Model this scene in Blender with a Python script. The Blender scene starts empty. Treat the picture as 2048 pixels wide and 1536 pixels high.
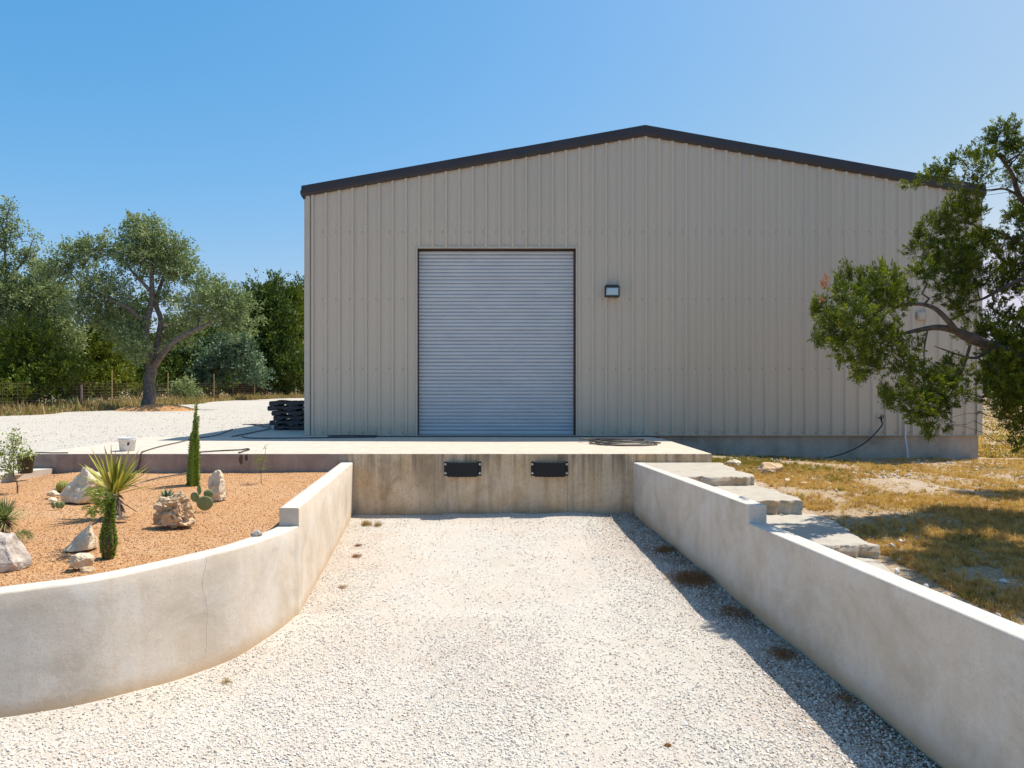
import bpy, bmesh, math, random
import numpy as np
from mathutils import Vector, noise as mnoise

C = bpy.context.scene.collection
rad = math.radians
# ------------------------------------------------------------------ camera, sky, sun, exposure
F_PX, CAMZ = 1422.0, 2.254
cam_d = bpy.data.cameras.new("camera")
cam = bpy.data.objects.new("camera", cam_d); C.objects.link(cam)
cam_d.sensor_width = 36.0; cam_d.lens = F_PX / 2048 * 36.0
cam_d.clip_start = 0.05; cam_d.clip_end = 4000
cam.location = (0, 0, CAMZ); cam.rotation_euler = (rad(90), 0, 0)
bpy.context.scene.camera = cam

SUN_EL = rad(62.6)
SUN_AZ = math.atan2(0.454, 0.24)          # clockwise from +Y
SKYFIT = [(1.437, 1.70), (.875, .776), (1.005, .50)]
world = bpy.data.worlds.new("World"); bpy.context.scene.world = world
world.use_nodes = True
wn = world.node_tree
sky = wn.nodes.new("ShaderNodeTexSky"); sky.sky_type = 'NISHITA'; sky.sun_disc = False
sky.sun_elevation = SUN_EL; sky.sun_rotation = SUN_AZ
sky.altitude = 300; sky.air_density = 1.0; sky.dust_density = 2.0; sky.ozone_density = 1.0
bg = wn.nodes["Background"]; bg.inputs[1].default_value = 0.125
# colour response of the camera for the sky: a gain and a power per channel
sp = wn.nodes.new("ShaderNodeSeparateColor"); cb_ = wn.nodes.new("ShaderNodeCombineColor"); wn.links.new(sky.outputs[0], sp.inputs[0])
for k_, (ga, po) in enumerate(SKYFIT):
    m1 = wn.nodes.new("ShaderNodeMath"); m1.operation = 'MULTIPLY'; m1.inputs[1].default_value = .15; wn.links.new(sp.outputs[k_], m1.inputs[0])
    m2 = wn.nodes.new("ShaderNodeMath"); m2.operation = 'POWER'; m2.inputs[1].default_value = po; wn.links.new(m1.outputs[0], m2.inputs[0])
    m3 = wn.nodes.new("ShaderNodeMath"); m3.operation = 'MULTIPLY'; m3.inputs[1].default_value = ga/.1895; wn.links.new(m2.outputs[0], m3.inputs[0])
    m4 = wn.nodes.new("ShaderNodeMath"); m4.operation = 'MINIMUM'; m4.inputs[1].default_value = (.74, .725, .86)[k_]/.1895; wn.links.new(m3.outputs[0], m4.inputs[0])
    wn.links.new(m4.outputs[0], cb_.inputs[k_])
wn.links.new(cb_.outputs[0], bg.inputs[0])
sd = bpy.data.lights.new("sun", 'SUN'); sd.energy = 4.3; sd.angle = rad(0.5); sd.color = (1.0, 0.95, 0.855)
so = bpy.data.objects.new("sun", sd); C.objects.link(so)
sv = Vector((math.sin(SUN_AZ)*math.cos(SUN_EL), math.cos(SUN_AZ)*math.cos(SUN_EL), math.sin(SUN_EL)))
so.rotation_euler = sv.to_track_quat('Z', 'Y').to_euler()
vs = bpy.context.scene.view_settings
vs.view_transform = 'Standard'; vs.look = 'None'; vs.exposure = 0.60; vs.gamma = 1.0
bpy.context.scene.cycles.max_bounces = 8

# ------------------------------------------------------------------ helpers
WL = {}
def P(px, py, Y):
    return np.array([(px-1024)/F_PX*Y, Y, CAMZ-(py-768)/F_PX*Y])
def G(px, py, z):
    Y = (CAMZ-z)*F_PX/(py-768)
    return np.array([(px-1024)/F_PX*Y, Y, z])
def tag(o, label=None, cat=None, group=None, kind=None):
    if label: o['label'] = label
    if cat: o['category'] = cat
    if group: o['group'] = group
    if kind: o['kind'] = kind
    return o
def thing(name, label, cat, loc=(0, 0, 0), group=None, rz=0.0):
    o = bpy.data.objects.new(name, None); C.objects.link(o); o.location = loc; o.rotation_euler = (0, 0, rz)
    o.empty_display_size = 0.2
    WL[o.name] = np.array(loc, float)
    return tag(o, label, cat, group)

class MB:
    """collects vertices and faces (world coordinates) and links them as one mesh object"""
    def __init__(s): s.V = []; s.F = []; s.A = []; s.M = []; s.n = 0
    def add(s, V, Fa, rnd=0.5, mi=0):
        V = np.asarray(V, float).reshape(-1, 3); Fa = np.asarray(Fa, int)
        if len(V) == 0: return s
        s.V.append(V); s.F.append(Fa + s.n); s.n += len(V)
        s.A.append(np.broadcast_to(np.asarray(rnd, float), (len(V),)).copy()); s.M.append(np.full(len(Fa), mi))
        return s
    def poly(s, V, rnd=0.5, mi=0):
        return s.add(V, [list(range(len(V)))], rnd, mi)
    def box(s, x0, x1, y0, y1, z0, z1, rnd=0.5, mi=0):
        V = [(x, y, z) for z in (z0, z1) for y in (y0, y1) for x in (x0, x1)]
        return s.add(V, [(0, 2, 3, 1), (4, 5, 7, 6), (0, 1, 5, 4), (2, 6, 7, 3), (0, 4, 6, 2), (1, 3, 7, 5)], rnd, mi)
    def tube(s, pts, r, n=6, rnd=0.5, cap=True, mi=0):
        pts = np.asarray(pts, float); m = len(pts); r = np.broadcast_to(np.asarray(r, float), (m,))
        T = np.gradient(pts, axis=0); T /= np.linalg.norm(T, axis=1)[:, None] + 1e-12
        u = np.cross(T[0], [0.12, 0.31, 0.94] if abs(T[0][2]) < .9 else [1, 0.1, 0]); u /= np.linalg.norm(u)
        a = np.arange(n)/n*2*np.pi; V = []
        for i in range(m):
            u = u - T[i]*np.dot(u, T[i]); u /= np.linalg.norm(u)+1e-12; w = np.cross(T[i], u)
            V.append(pts[i] + r[i]*(np.cos(a)[:, None]*u + np.sin(a)[:, None]*w))
        V = np.concatenate(V)
        Fa = [(i*n+j, i*n+(j+1) % n, (i+1)*n+(j+1) % n, (i+1)*n+j) for i in range(m-1) for j in range(n)]
        s.add(V, Fa, rnd, mi)
        if cap:
            s.add(V[:n][::-1], [list(range(n))], rnd, mi); s.add(V[-n:], [list(range(n))], rnd, mi)
        return s
    def build(s, name, mat, parent=None, loc=(0, 0, 0), smooth=False, rz=0):
        off = WL[parent.name] if parent is not None else np.array(loc, float)
        me = bpy.data.meshes.new(name)
        V = np.concatenate(s.V) - off
        me.vertices.add(len(V)); me.vertices.foreach_set("co", V.astype(np.float32).ravel())
        cnt = np.concatenate([np.full(len(f), f.shape[1]) for f in s.F]); flat = np.concatenate([f.ravel() for f in s.F])
        me.loops.add(len(flat)); me.loops.foreach_set("vertex_index", flat.astype(np.int32))
        me.polygons.add(len(cnt)); me.polygons.foreach_set("loop_start", np.concatenate([[0], np.cumsum(cnt)[:-1]]).astype(np.int32))
        me.polygons.foreach_set("use_smooth", np.full(len(cnt), bool(smooth)))
        mats = mat if isinstance(mat, (list, tuple)) else [mat]
        for m_ in mats: me.materials.append(m_)
        if len(mats) > 1: me.polygons.foreach_set("material_index", np.concatenate(s.M).astype(np.int32))
        me.update(calc_edges=True)
        at = me.attributes.new("rnd", 'FLOAT', 'POINT'); at.data.foreach_set("value", np.concatenate(s.A).astype(np.float32))
        o = bpy.data.objects.new(name, me); C.objects.link(o)
        if parent is not None: o.parent = parent; WL[o.name] = off
        else: o.location = loc; WL[o.name] = off
        return o
def bevel(o, w, seg=2, ang=40):
    me = o.data; bm = bmesh.new(); bm.from_mesh(me)
    bmesh.ops.remove_doubles(bm, verts=bm.verts, dist=1e-5)
    bmesh.ops.recalc_face_normals(bm, faces=bm.faces)
    es = [e for e in bm.edges if len(e.link_faces) == 2 and e.calc_face_angle(0) > rad(ang)]
    bmesh.ops.bevel(bm, geom=es, offset=w, segments=seg, affect='EDGES', profile=.5)
    bm.to_mesh(me); bm.free(); return o
def copy_tree(o, parent=None):
    c = o.copy(); C.objects.link(c)
    if parent is not None: c.parent = parent
    for ch in list(o.children): copy_tree(ch, c)
    return c
def rotmats(rng, n):
    q = rng.normal(size=(n, 4)); q /= np.linalg.norm(q, axis=1)[:, None]; w, x, y, z = q.T
    return np.stack([1-2*(y*y+z*z), 2*(x*y-z*w), 2*(x*z+y*w), 2*(x*y+z*w), 1-2*(x*x+z*z), 2*(y*z-x*w),
                     2*(x*z-y*w), 2*(y*z+x*w), 1-2*(x*x+y*y)], 1).reshape(n, 3, 3)
def smooth01(t): t = np.clip(t, 0, 1); return t*t*(3-2*t)
def vnoise(x, y, s, seed=0):
    """cheap smooth 2-D value noise, vectorised"""
    x = np.asarray(x, float)/s+1000; y = np.asarray(y, float)/s+1000
    xi = np.floor(x).astype(int); yi = np.floor(y).astype(int); fx = smooth01(x-xi); fy = smooth01(y-yi)
    def h(a, b):
        v = np.sin(a*127.1+b*311.7+seed*74.7)*43758.5453; return v-np.floor(v)
    return (h(xi, yi)*(1-fx)+h(xi+1, yi)*fx)*(1-fy)+(h(xi, yi+1)*(1-fx)+h(xi+1, yi+1)*fx)*fy
def crom(pts, k=8):
    p = np.asarray(pts, float); p = np.vstack([2*p[0]-p[1], p, 2*p[-1]-p[-2]]); out = []
    for i in range(1, len(p)-2):
        for t in np.arange(k)/k:
            out.append(.5*((2*p[i])+(-p[i-1]+p[i+1])*t+(2*p[i-1]-5*p[i]+4*p[i+1]-p[i+2])*t*t+(-p[i-1]+3*p[i]-3*p[i+1]+p[i+2])*t**3))
    out.append(p[-2]); return np.array(out)

# ------------------------------------------------------------------ materials
class NT:
    def __init__(s, name, rough=.8, metal=0.0, spec=.3):
        s.m = bpy.data.materials.new(name); s.m.use_nodes = True; s.t = s.m.node_tree
        s.b = s.t.nodes["Principled BSDF"]; s.b.inputs['Roughness'].default_value = rough
        s.b.inputs['Metallic'].default_value = metal; s.b.inputs['Specular IOR Level'].default_value = spec
        s.geo = s.t.nodes.new("ShaderNodeNewGeometry")
    def n(s, typ, **kw):
        nd = s.t.nodes.new(typ)
        for k, v in kw.items(): setattr(nd, k, v)
        return nd
    def lk(s, a, b): s.t.links.new(a, b)
    def put(s, sock, v):
        if hasattr(v, 'is_output') or hasattr(v, 'links') and not isinstance(v, (float, int, tuple)): s.lk(v, sock)
        elif isinstance(v, tuple) and len(v) == 3 and sock.type == 'RGBA': sock.default_value = (*v, 1)
        else: sock.default_value = v
    def pos(s, sx=1, sy=1, sz=1, obj=False):
        src = s.n("ShaderNodeTexCoord").outputs['Object'] if obj else s.geo.outputs['Position']
        if (sx, sy, sz) == (1, 1, 1): return src
        m = s.n("ShaderNodeMapping"); s.lk(src, m.inputs[0]); m.inputs['Scale'].default_value = (sx, sy, sz); return m.outputs[0]
    def noise(s, scale, detail=4, rough=.55, vec=None, dist=0):
        nd = s.n("ShaderNodeTexNoise"); nd.inputs['Scale'].default_value = scale; nd.inputs['Detail'].default_value = detail
        nd.inputs['Roughness'].default_value = rough; nd.inputs['Distortion'].default_value = dist
        s.lk(vec if vec is not None else s.pos(), nd.inputs['Vector']); return nd.outputs['Fac']
    def voro(s, scale, vec=None, out='Distance', feature='F1'):
        nd = s.n("ShaderNodeTexVoronoi", feature=feature); nd.inputs['Scale'].default_value = scale
        s.lk(vec if vec is not None else s.pos(), nd.inputs['Vector']); return nd.outputs[out]
    def ramp(s, fac, stops, interp='LINEAR'):
        r = s.n("ShaderNodeValToRGB"); cr = r.color_ramp; cr.interpolation = interp
        while len(cr.elements) < len(stops): cr.elements.new(.5)
        for e, (p, c) in zip(cr.elements, stops):
            e.position = p; e.color = (*c, 1) if isinstance(c, tuple) else (c, c, c, 1)
        s.lk(fac, r.inputs[0]); return r.outputs[0]
    def mix(s, fac, a, b, mode='MIX'):
        m = s.n("ShaderNodeMix", data_type='RGBA', blend_type=mode)
        s.put(m.inputs[0], fac); s.put(m.inputs[6], a); s.put(m.inputs[7], b); return m.outputs[2]
    def math(s, op, a, b=0.0, clamp=False):
        m = s.n("ShaderNodeMath", operation=op, use_clamp=clamp); s.put(m.inputs[0], a); s.put(m.inputs[1], b); return m.outputs[0]
    def sep(s, vec=None):
        x = s.n("ShaderNodeSeparateXYZ"); s.lk(vec if vec is not None else s.pos(), x.inputs[0]); return x.outputs
    def attr(s, name="rnd"):
        a = s.n("ShaderNodeAttribute"); a.attribute_name = name; return a.outputs['Fac']
    def bump(s, h, strength=.5, dist=.01):
        b = s.n("ShaderNodeBump"); b.inputs['Strength'].default_value = strength; b.inputs['Distance'].default_value = dist
        s.lk(h, b.inputs['Height']); s.lk(b.outputs[0], s.b.inputs['Normal'])
    def col(s, v): s.put(s.b.inputs['Base Color'], v); return s

def simple(name, c, rough=.7, metal=0, spec=.3, var=.12, scale=6, bump=0, bs=60):
    m = NT(name, rough, metal, spec)
    d = tuple(x*(1-var) for x in c); l = tuple(min(1, x*(1+var)) for x in c)
    m.col(m.ramp(m.noise(scale, 5, .6), [(.3, d), (.7, l)]))
    if bump: m.bump(m.noise(bs, 4, .6), bump, .004)
    return m.m

M = {}
# painted metal siding
m = NT('tan_siding', .34, 0, .5)
big = m.noise(.35, 3, .5); st = m.noise(1.0, 4, .6, m.pos(3, 3, .12))
c = m.mix(m.ramp(st, [(.35, 0.0), (.75, 1.0)]), (.560, .472, .366), (.572, .484, .377))
c = m.mix(m.math('MULTIPLY', m.ramp(m.noise(.7, 5, .7, m.pos(1, 1, .5)), [(.58, 0.), (.8, 1.)]), .25), c, (.36, .315, .255))
# splash dirt near the base of the sheet
zz = m.sep()[2]
dirt = m.math('MULTIPLY', m.ramp(m.math('SUBTRACT', zz, 1.05), [(0, 1.), (.35, 0.)]), m.ramp(m.noise(5, 5, .7), [(.35, 0.), (.7, .5)]))
px3 = m.n("ShaderNodeTexWhiteNoise", noise_dimensions='1D'); m.lk(m.math('FLOOR', m.math('DIVIDE', m.math('ADD', m.sep()[0], 40.07), .9333)), px3.inputs['W'])
c = m.mix(m.math('MULTIPLY', px3.outputs[0], .10), c, (.30, .275, .24))
c = m.mix(m.math('MULTIPLY', m.ramp(m.noise(1.0, 6, .7, m.pos(7, 7, .18), .1), [(.56, 0.), (.75, 1.)]), .16), c, (.28, .24, .19))
m.col(m.mix(dirt, c, (.28, .235, .18)))
m.bump(m.noise(1.9, 2, .5, m.pos(1, 1, .6)), .22, .02)
M['siding'] = m.m
M['tan_trim'] = simple('tan_trim', (.50, .44, .35), .4, 0, .4, .05)
M['bronze'] = simple('dark_bronze_metal', (.050, .042, .042), .5, 0, .3, .10, 2)
M['jamb'] = simple('brown_jamb', (.085, .05, .04), .5, 0, .3, .15, 4)
M['screw'] = simple('screw_heads', (.24, .19, .15), .5, .2)
# galvanised roller curtain
m = NT('door_curtain', .30, .0, .6)
c = m.mix(m.ramp(m.noise(1.2, 4, .6, m.pos(1, 1, 4)), [(.3, 0.), (.7, 1.)]), (.45, .48, .515), (.53, .555, .59))
m.col(c); m.bump(m.noise(1.7, 2, .5, m.pos(1, 1, .5)), .15, .02)
M['curtain'] = m.m
M['steel'] = simple('galvanised_steel', (.45, .46, .47), .35, .7, .5, .12, 10)
M['darksteel'] = simple('dark_steel', (.035, .035, .04), .45, .5, .5, .2, 20)
M['rubber'] = simple('black_rubber', (.012, .012, .014), .55, 0, .4, .35, 30, .3, 80)
M['hose'] = simple('hose_rubber', (.028, .027, .028), .45, 0, .5, .25, 15)
M['greyhose'] = simple('dusty_hose_rubber', (.085, .075, .065), .6, 0, .4, .35, 9)
M['pvc'] = simple('white_pipe', (.62, .64, .66), .4, 0, .4, .05)
M['lens'] = simple('lamp_glass', (.30, .48, .62), .08, 0, .8, .06, 20)
M['plastic'] = simple('black_pot_plastic', (.015, .016, .020), .4, 0, .5, .2)

def concrete(name, base, dark, light, streak=.5, ochre=None, top=None, bump=.35, chips=False, sc=1.0, rust_base=False):
    m = NT(name, .88, 0, .2)
    c = m.ramp(m.noise(1.7*sc, 6, .62, dist=.5), [(.30, dark), (.5, base), (.72, light)])
    c = m.mix(m.ramp(m.noise(.9*sc, 4, .6), [(.45, 0.), (.7, .6)]), c, light)
    s_ = m.noise(1.0, 6, .65, m.pos(5, 5, .45), .2)
    c = m.mix(m.math('MULTIPLY', m.ramp(s_, [(.48, 0.), (.70, 1.)]), streak), c, dark)
    s2 = m.noise(1.0, 5, .6, m.pos(2.6, 2.6, .3), .3)
    c = m.mix(m.math('MULTIPLY', m.ramp(s2, [(.50, 0.), (.72, 1.)]), streak*.8), c, light)
    if ochre:
        c = m.mix(m.math('MULTIPLY', m.ramp(m.noise(2.3, 5, .6, m.pos(1, 1, .6)), [(.42, 0.), (.66, 1.)]), .7), c, ochre)
    # fine speckle and pores
    c = m.mix(m.math('MULTIPLY', m.ramp(m.noise(45, 3, .7), [(.35, 1.), (.5, 0.)]), .35), c, dark)
    c = m.mix(m.math('MULTIPLY', m.ramp(m.voro(14, m.pos()), [(.02, 1.), (.09, 0.)]), .45), c, tuple(x*.55 for x in dark))
    if chips:
        zz = m.sep()[2]
        f = m.ramp(m.math('ADD', m.math('MULTIPLY', m.math('SUBTRACT', 1.055, zz), 5.5), m.noise(7, 5, .7)), [(.47, 1.), (.50, 0.)])
        c = m.mix(m.math('MULTIPLY', f, .8), c, (.55, .50, .43))
        sk = m.ramp(m.noise(1.0, 6, .7, m.pos(8, 8, .22), .15), [(.46, 0.), (.60, 1.)])
        ht = m.ramp(m.math('ADD', m.math('SUBTRACT', 1.05, zz), m.math('MULTIPLY', m.noise(1.0, 3, .6, m.pos(9, 9, .1)), .9)), [(.35, 1.), (1.25, 0.)])
        c = m.mix(m.math('MULTIPLY', m.math('MULTIPLY', sk, ht), .8), c, (.12, .085, .055))
        c = m.mix(m.math('MULTIPLY', m.ramp(m.noise(1.0, 4, .6, m.pos(1.1, 1.1, .35)), [(.54, 0.), (.70, 1.)]), .4), c, (.20, .15, .10))
        # noisy dark brown band, stronger toward the foot
        f = m.math('MULTIPLY', m.ramp(m.math('ADD', m.math('MULTIPLY', zz, 1.6), m.noise(2.5, 5, .7)), [(.45, 1.), (.85, 0.)]), .35)
        c = m.mix(f, c, (.10, .085, .06))
    if rust_base:      # splash stain: the vertex value holds the height above the gravel
        c = m.mix(m.math('MULTIPLY', m.ramp(m.noise(1.15, 6, .68, m.pos(1, 1, 1.3), .6), [(.50, 0.), (.68, 1.)]), .55), c, (.40, .335, .26))
        c = m.mix(m.math('MULTIPLY', m.ramp(m.noise(2.1, 6, .7, m.pos(1, 1, 1.2), .5), [(.52, 0.), (.70, 1.)]), .4), c, (.68, .645, .60))
        f = m.math('MULTIPLY', m.ramp(m.math('ADD', m.attr(), m.math('MULTIPLY', m.noise(3, 4, .6), .16)), [(.08, 1.), (.22, 0.)]), .75)
        c = m.mix(f, c, (.50, .335, .18))
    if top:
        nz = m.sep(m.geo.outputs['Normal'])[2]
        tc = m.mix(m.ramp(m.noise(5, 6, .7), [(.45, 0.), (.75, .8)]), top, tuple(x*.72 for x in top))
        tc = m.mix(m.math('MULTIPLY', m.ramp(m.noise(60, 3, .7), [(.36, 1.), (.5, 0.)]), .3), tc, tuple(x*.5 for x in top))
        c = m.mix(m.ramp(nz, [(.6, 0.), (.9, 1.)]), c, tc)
    m.col(c)
    h = m.math('ADD', m.math('MULTIPLY', m.noise(9, 6, .65), 1.0), m.math('MULTIPLY', m.noise(70, 3, .6), .25))
    m.bump(h, bump, .012)
    return m.m
M['wall'] = concrete('plastered_concrete', (.65, .552, .450), (.47, .385, .295), (.69, .615, .54), .30, ochre=(.57, .462, .352), top=(.585, .54, .47), rust_base=True)
M['dock'] = concrete('stained_concrete', (.66, .485, .32), (.25, .17, .10), (.72, .58, .43), .6, ochre=(.58, .385, .20), top=(.57, .485, .385), chips=True)
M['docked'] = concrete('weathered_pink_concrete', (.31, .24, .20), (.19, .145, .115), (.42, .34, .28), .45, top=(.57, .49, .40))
M['foundation'] = concrete('foundation_concrete', (.42, .35, .285), (.27, .215, .165), (.54, .47, .39), .3)
M['stepstone'] = concrete('limestone_slab', (.52, .44, .34), (.36, .25, .15), (.64, .58, .50), .3, ochre=(.44, .29, .15), top=(.45, .40, .33), bump=.9, sc=2)
M['wet'] = simple('wet_concrete', (.10, .065, .045), .5)
M['crack'] = simple('crack_line', (.26, .21, .16), .9)  # brown line colour of the wall crack and the form joints

def gravel(name, cols, sc, dust, dustamt=.5, bump=.8, dist=.012, patch=None, dirt=None):
    """packed crushed stone: voronoi pebbles of two sizes sunk in fines"""
    m = NT(name, .93, 0, .15)
    v = m.pos()
    wob = m.n("ShaderNodeTexNoise"); wob.inputs['Scale'].default_value = sc*1.3; m.lk(v, wob.inputs['Vector'])
    vv = m.n("ShaderNodeVectorMath", operation='MULTIPLY_ADD'); m.lk(wob.outputs['Color'], vv.inputs[0])
    vv.inputs[1].default_value = (.5/sc,)*3; m.lk(v, vv.inputs[2]); v = vv.outputs[0]
    cell = m.voro(sc, v, 'Color'); cs = m.sep(cell)[0]; d = m.voro(sc, v)
    cell2 = m.voro(sc*2.7, v, 'Color'); cs2 = m.sep(cell2)[1]; d2 = m.voro(sc*2.7, v)
    n_ = len(cols)
    c1 = m.ramp(cs, [(i/n_, q) for i, q in enumerate(cols)], 'CONSTANT')
    c2 = m.ramp(cs2, [(i/n_, q) for i, q in enumerate(cols[::-1])], 'CONSTANT')
    sel = m.ramp(m.noise(sc*.5, 3, .6), [(.45, 0.), (.55, 1.)])
    c = m.mix(sel, c1, c2)
    f = m.ramp(m.math('ADD', m.math('MULTIPLY', m.noise(.8, 5, .65), .6), m.math('MULTIPLY', m.noise(sc*.35, 4, .7), .6)), [(.5-.0, 0.), (.75, dustamt)])
    c = m.mix(f, c, dust)
    if patch:
        for (pc, ps, lo, hi, amt) in patch:
            c = m.mix(m.ramp(m.noise(ps, 5, .65), [(lo, 0.), (hi, amt)]), c, pc)
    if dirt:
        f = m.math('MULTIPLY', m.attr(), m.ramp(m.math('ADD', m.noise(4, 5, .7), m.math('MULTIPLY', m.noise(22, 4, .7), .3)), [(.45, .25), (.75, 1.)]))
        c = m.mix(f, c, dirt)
    m.col(c)
    h = m.mix(sel, m.ramp(d, [(.0, 1.), (.55, 0.)]), m.math('MULTIPLY', m.ramp(d2, [(.0, 1.), (.55, 0.)]), .5))
    h2 = m.n("ShaderNodeMath", operation='ADD'); m.lk(h, h2.inputs[0]); m.lk(m.math('MULTIPLY', m.noise(sc*3, 4, .7), .6), h2.inputs[1])
    m.bump(h2.outputs[0], bump, dist)
    return m.m
WG = [(.52, .48, .42), (.43, .39, .335), (.59, .555, .50), (.50, .45, .385), (.35, .32, .28), (.55, .515, .455), (.47, .405, .34)]
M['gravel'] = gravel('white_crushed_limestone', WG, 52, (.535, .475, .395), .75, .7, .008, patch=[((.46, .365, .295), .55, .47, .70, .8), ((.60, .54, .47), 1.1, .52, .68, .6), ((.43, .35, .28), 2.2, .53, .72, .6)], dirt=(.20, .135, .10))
M['yard'] = gravel('yard_gravel', [tuple(x*.86 for x in c) for c in WG], 34, (.47, .43, .365), .9, .15, .006, patch=[((.50, .44, .37), .25, .45, .75, .6), ((.48, .42, .35), 1.2, .48, .75, .5)])
OG = [(.50, .255, .10), (.56, .32, .145), (.42, .20, .07), (.60, .40, .24), (.33, .155, .06), (.52, .28, .12), (.62, .45, .31)]
M['bed'] = gravel('orange_decomposed_granite', OG, 75, (.47, .235, .09), .6, .9, .008, patch=[((.58, .39, .24), .9, .5, .75, .5), ((.44, .21, .07), .5, .55, .78, .6)])
M['soil'] = gravel('dry_soil', [(.32, .22, .13), (.39, .29, .19), (.25, .165, .09), (.50, .43, .35), (.30, .205, .12)], 30, (.36, .255, .15), .8, .7, .012,
                   patch=[((.44, .38, .31), .9, .52, .68, .7), ((.30, .21, .10), 1.6, .5, .7, .5)])

def stonemat(name, lo, mid, hi):
    m = NT(name, .9, 0, .2)
    c = m.ramp(m.attr(), [(0, lo), (.35, mid), (1, hi)])
    m.col(m.mix(m.math('MULTIPLY', m.noise(90, 3, .6), .35), c, mid)); m.bump(m.noise(160, 2, .6), .3, .003)
    return m.m
M['stones'] = stonemat('limestone_chips', (.36, .305, .25), (.61, .54, .46), (.73, .675, .60))
M['litter'] = stonemat('brown_leaf_litter', (.05, .03, .02), (.16, .09, .05), (.36, .23, .13))
M['pebbles'] = stonemat('orange_granite_chips', (.24, .10, .035), (.50, .26, .11), (.66, .46, .31))

def rockmat(name, a, b, d, s=1.0):
    m = NT(name, .9, 0, .2)
    c = m.ramp(m.noise(6*s, 7, .7, m.pos(obj=True), .6), [(.30, d), (.48, b), (.66, a)])
    c = m.mix(m.math('MULTIPLY', m.ramp(m.noise(28*s, 4, .7, m.pos(obj=True)), [(.3, 1.), (.48, 0.)]), .5), c, d)
    m.col(c); m.bump(m.math('ADD', m.noise(22*s, 6, .7, m.pos(obj=True)), m.math('MULTIPLY', m.voro(16*s, m.pos(obj=True)), .5)), .8, .02)
    return m.m
M['rock_white'] = rockmat('pale_limestone_rock', (.76, .67, .52), (.68, .56, .40), (.46, .33, .20))
M['rock_tan'] = rockmat('tan_holey_limestone', (.68, .54, .38), (.56, .39, .23), (.34, .19, .09))
M['rock_grey'] = rockmat('grey_lichened_rock', (.66, .60, .53), (.46, .39, .33), (.20, .16, .14), .8)
M['bark'] = simple('grey_brown_bark', (.17, .135, .115), .95, 0, .1, .45, 7, .9, 25)
M['bark_pale'] = simple('pale_juniper_bark', (.14, .105, .085), .95, 0, .1, .45, 9, .8, 30)
M['deadwood'] = simple('dead_stem', (.16, .11, .07), .9, 0, .1, .3, 10)

def leafmat(name, lo, mid, hi, trans=.25, rough=.55, spec=.3, pm=.5):
    m = NT(name, rough, 0, spec)
    c = m.ramp(m.attr(), [(0, lo), (pm, mid), (1, hi)])
    m.col(c)
    tr = m.n("ShaderNodeBsdfTranslucent"); m.lk(m.mix(1.0, c, (.9, 1.0, .45), 'MULTIPLY'), tr.inputs[0])
    mx = m.n("ShaderNodeMixShader"); mx.inputs[0].default_value = trans
    out = m.t.nodes["Material Output"]; m.lk(m.b.outputs[0], mx.inputs[1]); m.lk(tr.outputs[0], mx.inputs[2]); m.lk(mx.outputs[0], out.inputs[0])
    return m.m
M['oak'] = leafmat('live_oak_leaves', (.09, .125, .050), (.22, .27, .110), (.48, .52, .27))
M['juniper'] = leafmat('juniper_foliage', (.035, .055, .006), (.115, .15, .014), (.30, .32, .03), .28)
M['juniper_near'] = leafmat('near_juniper_foliage', (.030, .048, .006), (.115, .15, .012), (.40, .41, .035), .28)
M['juniper_far'] = leafmat('dark_juniper_foliage', (.025, .045, .008), (.070, .112, .016), (.19, .24, .035), .25)
M['bluegreen'] = leafmat('blue_green_foliage', (.060, .10, .055), (.13, .19, .11), (.26, .33, .22))
M['dead'] = leafmat('dead_orange_foliage', (.30, .10, .04), (.45, .17, .08), (.55, .26, .14), .2)
M['dry'] = leafmat('dry_grass_blades', (.23, .13, .05), (.42, .28, .12), (.56, .43, .22), .3)
M['grass'] = leafmat('mixed_grass_blades', (.13, .19, .015), (.47, .24, .07), (.78, .52, .21), .4, pm=.22)
M['green'] = leafmat('green_grass_blades', (.09, .13, .02), (.16, .21, .04), (.28, .32, .08), .3)
M['weed'] = leafmat('rusty_dead_weeds', (.18, .075, .03), (.32, .15, .06), (.46, .26, .12), .2)
M['yucca'] = leafmat('yucca_blades', (.15, .17, .02), (.33, .33, .05), (.56, .52, .14), .22, .4)
M['sotol'] = leafmat('grey_green_blades', (.11, .16, .05), (.23, .28, .11), (.38, .40, .20), .2, .45)
M['skirt'] = leafmat('dead_straw_leaves', (.25, .18, .08), (.40, .30, .15), (.50, .42, .24), .2)
M['lush'] = leafmat('fresh_green_leaves', (.05, .10, .01), (.19, .28, .03), (.44, .50, .12), .3, .4)
M['fern'] = leafmat('yellow_green_fine_leaves', (.12, .17, .02), (.20, .27, .04), (.34, .40, .10), .35)
M['shrubleaf'] = leafmat('pale_shrub_leaves', (.15, .21, .04), (.30, .37, .10), (.50, .54, .26), .3)
M['agave'] = leafmat('agave_blue_green', (.06, .12, .07), (.13, .22, .14), (.26, .34, .22), .1, .5)
m = NT('cactus_pad_skin', .6, 0, .3)
c = m.ramp(m.noise(9, 4, .6, m.pos(obj=True)), [(.3, (.14, .19, .075)), (.7, (.25, .27, .12))])
m.col(m.mix(m.ramp(m.voro(42, m.pos(obj=True)), [(.10, 1.), (.20, 0.)]), c, (.30, .22, .10))); m.bump(m.voro(42, m.pos(obj=True)), .4, .004)
M['cactus'] = m.m
m = NT('weathered_pallet_wood', .9, 0, .15)
m.col(m.ramp(m.noise(4, 6, .7, m.pos(1, 8, 8, obj=True)), [(.3, (.045, .04, .04)), (.55, (.095, .088, .088)), (.75, (.19, .18, .18))]))
m.bump(m.noise(10, 5, .7, m.pos(1, 10, 10, obj=True)), .7, .004)
M['pallet'] = m.m
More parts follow.
